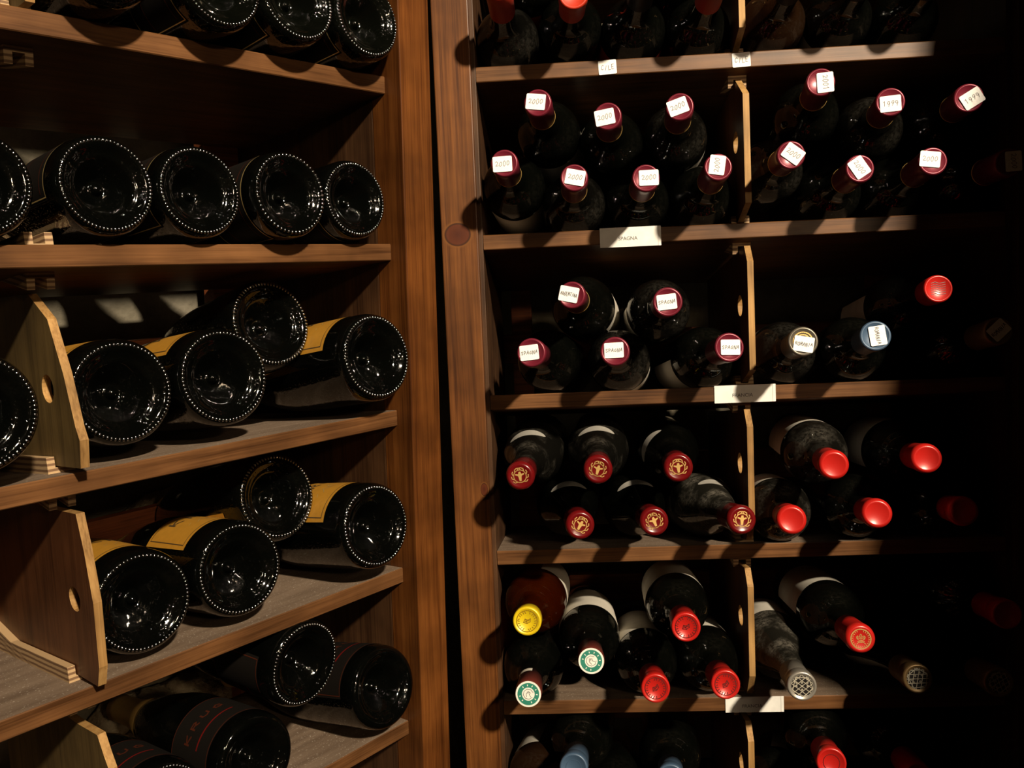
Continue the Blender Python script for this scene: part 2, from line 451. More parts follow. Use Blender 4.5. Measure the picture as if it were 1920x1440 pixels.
def put_rail(shelf, x, y, top, tilt, under=False):
    o = link('rail', RAIL, 'ply', shelf)
    c, s = math.cos(tilt), math.sin(tilt)
    if not under:
        o.location = (x, y * c, top - y * s + 0.0001)
        o.rotation_euler = (-tilt, 0, 0)
    else:
        o.location = (x, y * c, top - TH - y * s - 0.0001)
        o.rotation_euler = (-tilt, math.pi, 0)
    return o
def divider_mesh(prof, hole, thick):
    """flat board in the y-z plane with a finger hole; veneer faces, raw edges"""
    bm = bmesh.new()
    ov = [bm.verts.new((0, y, z)) for y, z in prof]
    ed = [bm.edges.new((ov[i], ov[(i + 1) % len(ov)])) for i in range(len(ov))]
    hy, hz, hr = hole
    hv = [bm.verts.new((0, hy + hr * math.cos(a), hz + hr * math.sin(a))) for a in [2 * math.pi * k / 20 for k in range(20)]]
    ed += [bm.edges.new((hv[i], hv[(i + 1) % 20])) for i in range(20)]
    r = bmesh.ops.triangle_fill(bm, use_beauty=True, edges=ed)
    faces = [f for f in bm.faces]
    ex = bmesh.ops.extrude_face_region(bm, geom=faces)
    for v in [g for g in ex['geom'] if isinstance(g, bmesh.types.BMVert)]:
        v.co.x += thick
    bm.normal_update()
    bmesh.ops.recalc_face_normals(bm, faces=bm.faces)
    for f in bm.faces:
        f.material_index = 0 if abs(f.normal.x) > 0.7 else 1
    me = bpy.data.meshes.new('divider'); bm.to_mesh(me); bm.free()
    return me

# ---- straight rack on the right
rack = empty('wine_rack', Matrix.Translation((0.2, 0.15, FLOOR_Z)))
tag(rack, 'straight brown wooden wine rack holding bottles neck outward, right of the dark gap', 'wine rack')
RX = Matrix.Translation((-0.2, -0.15, -FLOOR_Z))     # parts are modelled in world coordinates
def rpart(o):
    o.matrix_parent_inverse = Matrix.Identity(4)
    o.location = RX.to_translation()
    return o
XL, XR = -0.0799, 0.5139
PX0, PX1 = -0.1274, -0.0851
rpart(board('post', PX0, PX1, -0.012, 0.030, FLOOR_Z, 1.02, 'post_r', rack))
rpart(board('post', XR + 0.0075, XR + 0.05, -0.012, 0.030, FLOOR_Z, 1.02, 'panel', rack))
rpart(board('side_panel', XL - 0.020, XL - 0.0006, 0.0, 0.315, FLOOR_Z, 1.0, 'panel', rack, 0.0006))
rpart(board('side_panel', XR + 0.0006, XR + 0.022, 0.0, 0.315, FLOOR_Z, 1.0, 'panel', rack, 0.0006))
for bx in ((XL + 0.014, XL + 0.045), (XR - 0.046, XR - 0.015)):
    rpart(board('back_post', bx[0], bx[1], 0.292, 0.315, FLOOR_Z, 1.0, 'batten', rack))
shelves_r = []
for i, t in enumerate(SH_R):
    o = link('shelf', shelf_mesh(XL, XR, t, 0.285, TILT_R, 'shelf'), ['shelf_edge', 'dust_top'], rack)
    rpart(o); shelves_r.append(o)
    zc = t + 0.045
    rpart(board('back_batten', XL, XR, 0.288, 0.306, zc - 0.022, zc + 0.022, 'batten', rack))
DIVX = [None, 0.2161, 0.2187, 0.2195, 0.2152, 0.2118, 0.2084]
for i in range(0, 6):
    # bay between shelf i (above) and shelf i+1 (below)
    x = DIVX[i + 1] if i + 1 < len(DIVX) else 0.2
    lo, hi = SH_R[i + 1], SH_R[i] - TH
    put_rail(shelves_r[i + 1], x + 0.0035, 0.022, lo, TILT_R)
    put_rail(shelves_r[i], x + 0.0035, 0.022, hi + TH, TILT_R, True)
    # board profile (y, z): chamfered front, runs back along the falling shelves
    tl = math.tan(TILT_R)
    prof = [(0.020, lo + 0.0036), (-0.022, lo + 0.020), (-0.020, hi - 0.034), (0.016, hi - 0.0105), (0.235, hi - 0.235 * tl - 0.0055), (0.235, lo - 0.235 * tl + 0.0055)]
    if i >= 2:
        prof = [q if abs(q[1] - (hi - 0.034)) > 1e-6 else (-0.020, hi - 0.028) for q in prof]
        prof = [q if abs(q[1] - (hi - 0.0105)) > 1e-6 else (-0.006, hi - 0.0095) for q in prof]
    if i >= 3:
        prof[0:2] = [(0.006, lo + 0.0045), (-0.0035, lo + 0.006), (-0.020, lo + 0.034)]
    me = divider_mesh(prof, (0.022, (lo + hi) / 2 + 0.008, 0.0125), 0.0070)
    o = link('divider', me, ['veneer_red', 'tan'], rack)
    rpart(o); o.location.x += x
    o['label'] = 'thin upright partition board with pale raw front edge'

# ---- slanted rack on the left
lrack = empty('wine_rack', QM @ Matrix.Translation((-0.45, 0.14, -1.55)))
tag(lrack, 'slanted brown wooden wine rack holding bottles base outward, left of the dark gap', 'wine rack')
def lpart(o):
    o.location = o.location + Vector((0.45, -0.14, 1.55))
    return o
UL, UR = -1.05, -0.0045
lpart(board('post', -0.0040, 0.0382, -0.0230, 0.022, -1.55, 0.95, 'post_l', lrack))
lpart(board('side_panel', -0.0038, 0.016, 0.0222, 0.305, -1.55, 0.93, 'panel', lrack, 0.0006))
lpart(board('side_panel', -1.07, -1.0506, -0.02, 0.305, -1.55, 0.93, 'panel', lrack, 0.0006))
lpart(board('back_post', -0.052, -0.006, 0.276, 0.300, -1.55, 0.93, 'batten', lrack))
lpart(board('back_post', -0.60, -0.55, 0.276, 0.300, -1.55, 0.93, 'batten', lrack))
shelves_l = []
for i, t in enumerate(SH_L):
    o = link('shelf', shelf_mesh(UL, UR, t, 0.262, TILT_L, 'shelf'), ['shelf_edge', 'dust_top'], lrack)
    lpart(o); shelves_l.append(o)
    if i != 5:
        lpart(board('back_batten', UL, UR, 0.263, 0.276, t + 0.008, t + 0.058 if i != 3 else t + 0.076, 'batten', lrack))
UD = -0.3457
# board outlines (depth, height) of the partitions, with their finger holes
div_prof = {
    2: ([(0.0508, -0.0142), (0.0165, -0.0332), (-0.0039, -0.0745), (-0.0173, -0.1150), (-0.0228, -0.1248), (-0.0200, -0.1471), (0.0300, -0.1523), (0.2200, -0.1756), (0.2200, -0.0264)], (0.0288, -0.0892, 0.0115), 'veneer'),
    3: ([(0.0422, -0.1911), (-0.0019, -0.1869), (-0.0106, -0.2150), (-0.0192, -0.2573), (-0.0190, -0.3115), (-0.0134, -0.3291), (0.0300, -0.3313), (0.2200, -0.3546), (0.2200, -0.2048)], (0.0164, -0.2625, 0.0105), 'veneer_red'),
    4: ([(0.0396, -0.3801), (-0.0024, -0.3756), (-0.0121, -0.3908), (-0.0191, -0.3999), (-0.0177, -0.4582), (0.0087, -0.5141), (0.0300, -0.5152), (0.2200, -0.5385), (0.2200, -0.3838)], (0.0300, -0.4500, 0.0110), 'veneer'),
    0: ([(0.0300, 0.3120), (-0.0020, 0.3050), (-0.0060, 0.2250), (0.0000, 0.1985), (0.0300, 0.1955), (0.2200, 0.1725), (0.2200, 0.2938)], (0.0200, 0.2600, 0.0110), 'veneer'),
}
for i in range(0, 6):
    put_rail(shelves_l[i + 1], UD + 0.0035, 0.026, SH_L[i + 1], TILT_L)
    put_rail(shelves_l[i], UD + 0.0035, 0.030, SH_L[i], TILT_L, True)
    if i in div_prof:
        prof, hole, mt = div_prof[i]
        o = link('divider', divider_mesh(prof, hole, 0.0068), [mt, 'tan'], lrack)
        lpart(o); o.location.x += UD
        o['label'] = 'thin upright partition board with a finger hole'

# ------------------------------------------------------------------ bottle shapes
def lathe(name, prof, seg=40, close_ends=True):
    """prof: list of (r, z) from base to neck; r == 0 points collapse to one vertex"""
    vs, fs, rings = [], [], []
    for r, z in prof:
        if r <= 1e-6:
            rings.append([len(vs)]); vs.append((0, 0, z))
        else:
            rings.append(list(range(len(vs), len(vs) + seg)))
            vs += [(r * math.cos(2 * math.pi * k / seg), r * math.sin(2 * math.pi * k / seg), z) for k in range(seg)]
    for a, b in zip(rings, rings[1:]):
        for k in range(seg):
            k2 = (k + 1) % seg
            if len(a) == 1 and len(b) == 1:
                continue
            if len(a) == 1:
                fs.append((a[0], b[k2], b[k]))
            elif len(b) == 1:
                fs.append((a[k], a[k2], b[0]))
            else:
                fs.append((a[k], a[k2], b[k2], b[k]))
    me = mesh_py(name, vs, fs)
    for p in me.polygons:
        p.use_smooth = True
    return me
def interp(prof, z):
    for (r0, z0), (r1, z1) in zip(prof, prof[1:]):
        if z0 <= z <= z1 and z1 > z0:
            return r0 + (r1 - r0) * (z - z0) / (z1 - z0)
    return prof[-1][0]
def smooth_prof(pts, n=5):
    """Catmull-Rom through (r, z)"""
    out = []
    P = [pts[0]] + list(pts) + [pts[-1]]
    for i in range(1, len(P) - 2):
        p0, p1, p2, p3 = P[i - 1], P[i], P[i + 1], P[i + 2]
        for k in range(n):
            t = k / n
            out.append(tuple(max(0.0, 0.5 * ((2 * p1[d]) + (-p0[d] + p2[d]) * t + (2 * p0[d] - 5 * p1[d] + 4 * p2[d] - p3[d]) * t * t + (-p0[d] + 3 * p1[d] - 3 * p2[d] + p3[d]) * t ** 3)) if d == 0 else
                             0.5 * ((2 * p1[d]) + (-p0[d] + p2[d]) * t + (2 * p0[d] - 5 * p1[d] + 4 * p2[d] - p3[d]) * t * t + (-p0[d] + 3 * p1[d] - 3 * p2[d] + p3[d]) * t ** 3) for d in (0, 1)))
    out.append(pts[-1])
    return out
H = 0.300
PUNT = [(0.0, 0.020), (0.010, 0.018), (0.020, 0.009), (0.027, 0.002), (0.030, 0.0)]
BORD_OUT = [(0.030, 0.0), (0.0345, 0.0018), (0.0372, 0.006), (0.0376, 0.02), (0.0378, 0.10), (0.0376, 0.176)] + smooth_prof([(0.0374, 0.180), (0.0345, 0.193), (0.0265, 0.205), (0.0185, 0.214), (0.0150, 0.224), (0.0138, 0.240)], 4) + [(0.0134, 0.290), (0.0134, 0.2985)]
BURG_OUT = [(0.030, 0.0), (0.0350, 0.0018), (0.0386, 0.006), (0.0392, 0.02), (0.0392, 0.125)] + smooth_prof([(0.0388, 0.132), (0.0360, 0.152), (0.0305, 0.174), (0.0240, 0.196), (0.0186, 0.216), (0.0155, 0.236), (0.0142, 0.252)], 4) + [(0.0136, 0.290), (0.0136, 0.2985)]
OUT = {'bordeaux': BORD_OUT, 'burgundy': BURG_OUT}
GLASS = {k: lathe(k + '_glass', PUNT[:-1] + v + [(0.0, 0.2985)], 44) for k, v in OUT.items()}
MESH_CACHE = {}
def glass_mesh(kind, mat):
    key = (kind, mat)
    if key not in MESH_CACHE:
        me = GLASS[kind].copy()
        me.materials.append(MT[mat])
        MESH_CACHE[key] = me
    return MESH_CACHE[key]
# capsules: local z is the bottle axis, tip at z = H
def cap_mesh(style, mat, length=0.052):
    key = ('cap', style, mat, length)
    if key in MESH_CACHE:
        return MESH_CACHE[key]
    b = H - length
    if style == 'dome':       # rounded wax seal
        pr = [(0.0134, b), (0.0143, b), (0.0146, b + 0.02), (0.0150, H - 0.016), (0.0156, H - 0.010), (0.0158, H - 0.006), (0.0152, H - 0.0022), (0.0135, H - 0.0004), (0.0118, H + 0.0002), (0.0112, H - 0.0002), (0.0, H - 0.0002)]
    elif style == 'ring':     # foil with a stepped collar and a raised rim around a sunken disc
        pr = [(0.0134, b), (0.0144, b), (0.0145, H - 0.020), (0.0146, H - 0.0175), (0.0156, H - 0.0160), (0.0157, H - 0.0025), (0.0152, H - 0.0006), (0.0140, H), (0.0130, H - 0.0002), (0.0124, H - 0.0010), (0.0, H - 0.0010)]
    else:                     # plain smooth foil
        pr = [(0.0134, b), (0.0141, b), (0.0143, H - 0.018), (0.0147, H - 0.0165), (0.0147, H - 0.0030), (0.0141, H - 0.0008), (0.0131, H), (0.0122, H - 0.0002), (0.0117, H - 0.0007), (0.0, H - 0.0007)]
    me = lathe('capsule', pr, 40)
    me.materials.append(MT[mat])
    MESH_CACHE[key] = me
    return me
CAP_FACE = {'dome': H - 0.0002, 'ring': H - 0.0010, 'plain': H - 0.0007}

# ------------------------------------------------------------------ flat print: strokes laid as thin ribbons
GLYPH = {
    '0': [[(0.5, 0), (0.15, 0.25), (0.15, 0.75), (0.5, 1), (0.85, 0.75), (0.85, 0.25), (0.5, 0)]],
    '1': [[(0.2, 0.75), (0.55, 1), (0.5, 0)]],
    '2': [[(0.1, 0.78), (0.4, 1), (0.8, 0.85), (0.75, 0.55), (0.1, 0.02), (0.9, 0.05)]],
    '9': [[(0.85, 0.65), (0.5, 0.45), (0.15, 0.65), (0.3, 0.98), (0.7, 0.98), (0.85, 0.65), (0.55, 0)]],
    'A': [[(0.05, 0), (0.5, 1), (0.95, 0)], [(0.2, 0.38), (0.8, 0.38)]],
    'C': [[(0.9, 0.85), (0.5, 1), (0.12, 0.6), (0.2, 0.15), (0.55, 0), (0.9, 0.15)]],
    'E': [[(0.85, 1), (0.15, 1), (0.15, 0), (0.9, 0)], [(0.15, 0.52), (0.7, 0.52)]],
    'F': [[(0.9, 1), (0.15, 1), (0.15, 0)], [(0.15, 0.52), (0.7, 0.52)]],
    'G': [[(0.88, 0.85), (0.5, 1), (0.12, 0.6), (0.2, 0.12), (0.6, 0), (0.88, 0.2), (0.88, 0.45), (0.55, 0.45)]],
    'I': [[(0.5, 1), (0.5, 0)]],
    'K': [[(0.15, 1), (0.15, 0)], [(0.9, 1), (0.18, 0.45), (0.95, 0)]],
    'L': [[(0.2, 1), (0.2, 0), (0.9, 0.05)]],
    'M': [[(0.05, 0), (0.15, 1), (0.5, 0.35), (0.85, 1), (0.95, 0)]],
    'N': [[(0.12, 0), (0.12, 1), (0.88, 0), (0.88, 1)]],
    'O': [[(0.5, 0), (0.1, 0.3), (0.1, 0.7), (0.5, 1), (0.9, 0.7), (0.9, 0.3), (0.5, 0)]],
    'P': [[(0.15, 0), (0.15, 1), (0.7, 1), (0.88, 0.75), (0.65, 0.5), (0.15, 0.5)]],
    'R': [[(0.15, 0), (0.15, 1), (0.7, 1), (0.88, 0.75), (0.65, 0.5), (0.15, 0.5)], [(0.5, 0.5), (0.92, 0)]],
    'S': [[(0.88, 0.85), (0.5, 1), (0.14, 0.78), (0.5, 0.52), (0.86, 0.25), (0.5, 0), (0.1, 0.15)]],
    'T': [[(0.5, 1), (0.5, 0)], [(0.05, 1), (0.95, 1)]],
    'U': [[(0.12, 1), (0.12, 0.3), (0.5, 0), (0.88, 0.3), (0.88, 1)]],
}
def text_strokes(txt, w, h, gap=0.25, jitter=0.0, seed=0):
    rnd = random.Random(seed)
    n = len(txt)
    cw = w / (n + gap * (n - 1))
    out = []
    for i, ch in enumerate(txt):
        x0 = -w / 2 + i * cw * (1 + gap)
        jy = rnd.uniform(-1, 1) * jitter * h
        js = 1 + rnd.uniform(-1, 1) * jitter
        sh = rnd.uniform(-0.1, 0.25) * (jitter > 0)
        for st in GLYPH.get(ch, []):
            out.append([(x0 + cw * px + sh * h * (py - 0.5), -h / 2 * js + h * js * py + jy) for px, py in st])
    return out
def ribbons(strokes, width, fn, closed_join=True):
    """strokes in a flat (s, t) plane; fn maps (s, t) to 3-D"""
    vs, fs = [], []
    for st in strokes:
        n = len(st)
        for i in range(n - 1):
            (x0, y0), (x1, y1) = st[i], st[i + 1]
            dx, dy = x1 - x0, y1 - y0
            L = math.hypot(dx, dy) or 1e-9
            ex, ey = dx / L * width * 0.4, dy / L * width * 0.4
            nx, ny = -dy / L * width / 2, dx / L * width / 2
            k = max(1, int(L / 0.004))
            base = len(vs)
            for q in range(k + 1):
                t = q / k
                cx = x0 - ex + (dx + 2 * ex) * t; cy = y0 - ey + (dy + 2 * ey) * t
                vs.append(fn(cx + nx, cy + ny)); vs.append(fn(cx - nx, cy - ny))
            for q in range(k):
                a = base + 2 * q
                fs.append((a + 1, a + 3, a + 2, a))
    return vs, fs
def flat(z):
    return lambda s, t: (s, t, z)
def circle_pts(r, n=28, cx=0, cy=0, a0=0.0, a1=2 * math.pi):
    return [(cx + r * math.cos(a0 + (a1 - a0) * k / n), cy + r * math.sin(a0 + (a1 - a0) * k / n)) for k in range(n + 1)]
def rounded_card(w, h, r, z0, z1):
    pts = []
    for cx, cy, a in ((w / 2 - r, h / 2 - r, 0), (-w / 2 + r, h / 2 - r, 90), (-w / 2 + r, -h / 2 + r, 180), (w / 2 - r, -h / 2 + r, 270)):
        for k in range(4):
            an = math.radians(a + 30 * k)
            pts.append((cx + r * math.cos(an), cy + r * math.sin(an)))
    n = len(pts)
    vs = [(x, y, z1) for x, y in pts] + [(x, y, z0) for x, y in pts]
    fs = [tuple(range(n)), tuple(range(2 * n - 1, n - 1, -1))] + [(i, i + n, (i + 1) % n + n, (i + 1) % n) for i in range(n)]
    return mesh_py('sticker', vs, fs)
STICKER = rounded_card(0.0205, 0.0163, 0.0014, 0.0, 0.0003)
STICKER.materials.append(MT['paper'])
TEXTS = {}
def sticker_text(txt):
    if txt not in TEXTS:
        n = len(txt)
        vs, fs = ribbons(text_strokes(txt, 0.0150 if n <= 4 else 0.0180, 0.0052 if n <= 4 else 0.0036, 0.22, 0.14, hash(txt) % 97 if False else sum(map(ord, txt))), 0.00058, flat(0.00036))
        me = mesh_py('lettering', vs, fs); me.materials.append(MT['pencil'] if n <= 4 else MT['ink'])
        TEXTS[txt] = me
    return TEXTS[txt]

# ------------------------------------------------------------------ emblem meshes on capsule faces
def disc(r, z, n=36, r0=0.0):
    vs, fs = [], []
    if r0 == 0:
        vs.append((0, 0, z))
        vs += [(r * math.cos(2 * math.pi * k / n), r * math.sin(2 * math.pi * k / n), z) for k in range(n)]
        fs = [(0, 1 + k, 1 + (k + 1) % n) for k in range(n)]
    else:
        for k in range(n):
            a = 2 * math.pi * k / n
            vs += [(r0 * math.cos(a), r0 * math.sin(a), z), (r * math.cos(a), r * math.sin(a), z)]
        fs = [(2 * k, 2 * k + 1, (2 * k + 3) % (2 * n), (2 * k + 2) % (2 * n)) for k in range(n)]
    return vs, fs
def merge(*parts):
    V, Fc = [], []
    for vs, fs in parts:
        b = len(V); V += list(vs); Fc += [tuple(i + b for i in f) for f in fs]
    return V, Fc
def polyfill(pts, z):
    return [(x, y, z) for x, y in pts], [tuple(range(len(pts)))]
def two_tone(a, b):
    V, Fc = merge(a, b)
    me = mesh_py('emblem', V, Fc)
    for i, p in enumerate(me.polygons):
        p.material_index = 0 if i < len(a[1]) else 1
    return me
def emblem_deer():
    z = 0.0003
    st = [circle_pts(0.0068, 30)]
    # antlers curving round the ring, leaf-like tines
    for sgn in (1, -1):
        for a in (-60, -25, 10, 45, 75):
            an = math.radians(a)
            p0 = (sgn * 0.0070 * math.cos(an), 0.0070 * math.sin(an))
            a2 = math.radians(a + 28)
            p1 = (sgn * 0.0090 * math.cos((an + a2) / 2), 0.0090 * math.sin((an + a2) / 2))
            p2 = (sgn * 0.0092 * math.cos(a2), 0.0092 * math.sin(a2))
            st.append([p0, p1, p2])
    r1 = ribbons(st, 0.0009, flat(z))
    head = polyfill([(-0.0012, -0.0052), (0.0010, -0.0052), (0.0016, -0.001), (0.0020, 0.0004), (0.0050, 0.0016), (0.0046, 0.0030), (0.0018, 0.0024), (0.0012, 0.0050), (-0.0008, 0.0048), (-0.0016, 0.0024), (-0.0046, 0.0030), (-0.0050, 0.0018), (-0.0020, 0.0004), (-0.0017, -0.001)], z)
    return mesh_py('emblem', *merge(r1, head))
def emblem_ringtext(seed, r=0.0098, inner=True):
    rnd = random.Random(seed)
    z = 0.0003
    st = [circle_pts(0.0113, 36)]
    for k in range(22):
        a = 2 * math.pi * k / 22
        if k % 11 == 5:
            continue
        r0, r1 = r - 0.0012, r + 0.0006
        st.append([(r0 * math.cos(a), r0 * math.sin(a)), (r1 * math.cos(a + rnd.uniform(-0.1, 0.1)), r1 * math.sin(a + rnd.uniform(-0.1, 0.1)))])
    if inner:
        st.append([(-0.0038, -0.0012), (-0.002, 0.0022), (0.001, 0.0012), (0.0038, 0.0026), (0.0034, -0.0008), (0.0, -0.0024), (-0.0038, -0.0012)])
        st.append([(-0.002, -0.0004), (0.0024, 0.0006)])
        st.append([(-0.0012, 0.0012), (0.0, -0.0016)])
    return mesh_py('emblem', *ribbons(st, 0.0008, flat(z)))
def emblem_crest():
    z = 0.0003
    st = [circle_pts(0.0106, 36), circle_pts(0.0100, 36)]
    for k in range(24):
        a = 2 * math.pi * (k + 0.5) / 24
        if 4 < k < 7:
            continue
        st.append([(0.0079 * math.cos(a), 0.0079 * math.sin(a)), (0.0091 * math.cos(a + 0.05), 0.0091 * math.sin(a + 0.05))])
    shield = [(-0.0032, 0.0022), (0.0032, 0.0022), (0.0036, -0.0006), (0.0, -0.0018), (-0.0036, -0.0006), (-0.0032, 0.0022)]
    st.append(shield)
    st += [[(-0.0030, 0.0008), (0.0030, 0.0008)], [(0, 0.0022), (0, -0.0016)], [(-0.0036, -0.0028), (0.0036, -0.0028)]]
    st += [[(-0.0044, -0.0050), (-0.0015, -0.0032), (0.0, -0.0040), (0.0015, -0.0032), (0.0044, -0.0050)]]
    st += [[(-0.0042, 0.0004), (-0.0046, 0.0022), (-0.0030, 0.0032)], [(0.0042, 0.0004), (0.0046, 0.0022), (0.0030, 0.0032)]]
    st += [[(-0.0012, 0.0030), (0, 0.0052), (0.0012, 0.0030)], [(-0.001, 0.0044), (0.001, 0.0044)]]
    return mesh_py('emblem', *ribbons(st, 0.0006, flat(z)))
def emblem_lattice():
    z = 0.0003
    st = []
    R = 0.0112
    for k in range(-3, 4):
        o = k * 0.0046
        for sg in (1, -1):
            # lines at about 35 degrees either way, clipped to the disc
            ca, sa = math.cos(math.radians(38 * sg)), math.sin(math.radians(38 * sg))
            h = R * R - o * o
            if h <= 0:
                continue
            h = math.sqrt(h)
            st.append([(-sa * o - ca * h, ca * o - sa * h), (-sa * o + ca * h, ca * o + sa * h)])
    st.append([(R * math.cos(a), R * math.sin(a)) for a in (2.2, 3.6, 4.9, 6.1, 7.2, 8.483)])
    for ix in range(-1, 2):
        for iy in range(-1, 2):
            st.append(circle_pts(0.0007, 8, ix * 0.0058, iy * 0.0074 * 0.5 + (0.0037 if ix % 2 else 0)))
    return two_tone(ribbons(st, 0.0007, flat(z)), disc(0.0112, 0.00012))
EMB = {'deer': (emblem_deer(), 'gold'), 'relief': (emblem_ringtext(1), 'dark_relief'), 'crest': (emblem_crest(), 'gold'),
       'lattice': (emblem_lattice(), 'silver_line'), 'yellow': (emblem_ringtext(5, 0.0096), 'yellow_dark'), 'ring_only': (mesh_py('emblem', *ribbons([circle_pts(0.0085, 30)], 0.0006, flat(0.0003))), 'dark_relief'),
       'wavy': (mesh_py('emblem', *ribbons([[(-0.007 + 0.0035 * 0, 0.006 - 0.0024 * k), (-0.003, 0.0072 - 0.0024 * k), (0.001, 0.0056 - 0.0024 * k), (0.007, 0.0066 - 0.0024 * k)] for k in range(6)], 0.0006, flat(0.0003))), 'dark_relief'),
       'goldring': (mesh_py('emblem', *merge(ribbons([circle_pts(0.0098, 30), circle_pts(0.0072, 24)], 0.0012, flat(0.0003)))), 'gold')}
for k, (me, mt) in EMB.items():
    me.materials.append(MT[mt])
    if k == 'lattice':
        me.materials.append(MT['black_cap'])
def seal_mesh():
    z = 0.0003
    V, Fc, idx = [], [], []
    for (vs, fs), mi in ((disc(0.0139, z), 0), (disc(0.0119, z + 0.0001, 36, 0.0070), 1)):
        b = len(V); V += vs; Fc += [tuple(i + b for i in f) for f in fs]; idx += [mi] * len(fs)
    dots = []
    for k in range(11):
        if k in (4, 7):
            continue
        a = 2 * math.pi * k / 11 + 0.5
        dots.append([(0.0088 * math.cos(a), 0.0088 * math.sin(a)), (0.0099 * math.cos(a), 0.0099 * math.sin(a))])
    vs, fs = ribbons(dots, 0.0009, flat(z + 0.0002)); b = len(V); V += vs; Fc += [tuple(i + b for i in f) for f in fs]; idx += [0] * len(fs)
    fig = [[(-0.002, -0.003), (-0.0022, 0.0005), (0.0, 0.003), (0.0022, 0.0012), (0.001, -0.0005), (0.0026, -0.0032)], [(-0.0008, 0.001), (0.0008, 0.0016)]] + [circle_pts(0.0055, 14, a0=0.3, a1=5.6)[::2]]
    vs, fs = ribbons(fig, 0.0005, flat(z + 0.0002)); b = len(V); V += vs; Fc += [tuple(i + b for i in f) for f in fs]; idx += [2] * len(fs)
    me = mesh_py('seal', V, Fc)
    for m in ('seal', 'green', 'ink'):
        me.materials.append(MT[m])
    for p, i in zip(me.polygons, idx):
        p.material_index = i
    return me
SEAL = seal_mesh()

# ------------------------------------------------------------------ curved labels
def wrap_patch(prof, a0, a1, z0f, z1f, off=0.00035, na=28, nz=6):
    """patch wrapped round a turned profile between angles a0..a1 (degrees) and heights z0f(t)..z1f(t)"""
    vs, fs = [], []
    for i in range(na + 1):
        t = i / na
        a = math.radians(a0 + (a1 - a0) * t)
        za, zb = z0f(t), z1f(t)
        for j in range(nz + 1):
            z = za + (zb - za) * j / nz
            r = interp(prof, z) + off
            vs.append((r * math.cos(a), r * math.sin(a), z))
    for i in range(na):
        for j in range(nz):
            q = i * (nz + 1) + j
            fs.append((q, q + nz + 1, q + nz + 2, q + 1))
    return mesh_py('label', vs, fs)
def wrap_fn(prof, ac, zc, off=0.0007):
    def fn(s, t):
        z = zc + t
        r = interp(prof, z) + off
        a = math.radians(ac) + s / r
        return (r * math.cos(a), r * math.sin(a), z)
    return fn
def const(c):
    return lambda t: c
def add_label(root, kind, centre, span, z0, z1, mat, line=None):
    p = OUT[kind]
    me = wrap_patch(p, centre - span / 2, centre + span / 2, const(z0), const(z1), nz=4)
    o = link('label', me, mat, root, True)
    if line:
        rr = interp(p, (z0 + z1) / 2)
        half = math.radians(span / 2) * rr - 0.003
        hz = (z1 - z0) / 2 - 0.003
        vs, fs = ribbons([[(-half, hz), (half, hz)], [(-half, -hz), (half, -hz)], [(-half, -hz), (-half, hz)], [(half, -hz), (half, hz)]], 0.0008, wrap_fn(p, centre, (z0 + z1) / 2))
        link('border_line', mesh_py('border_line', vs, fs), line, o)
    return o

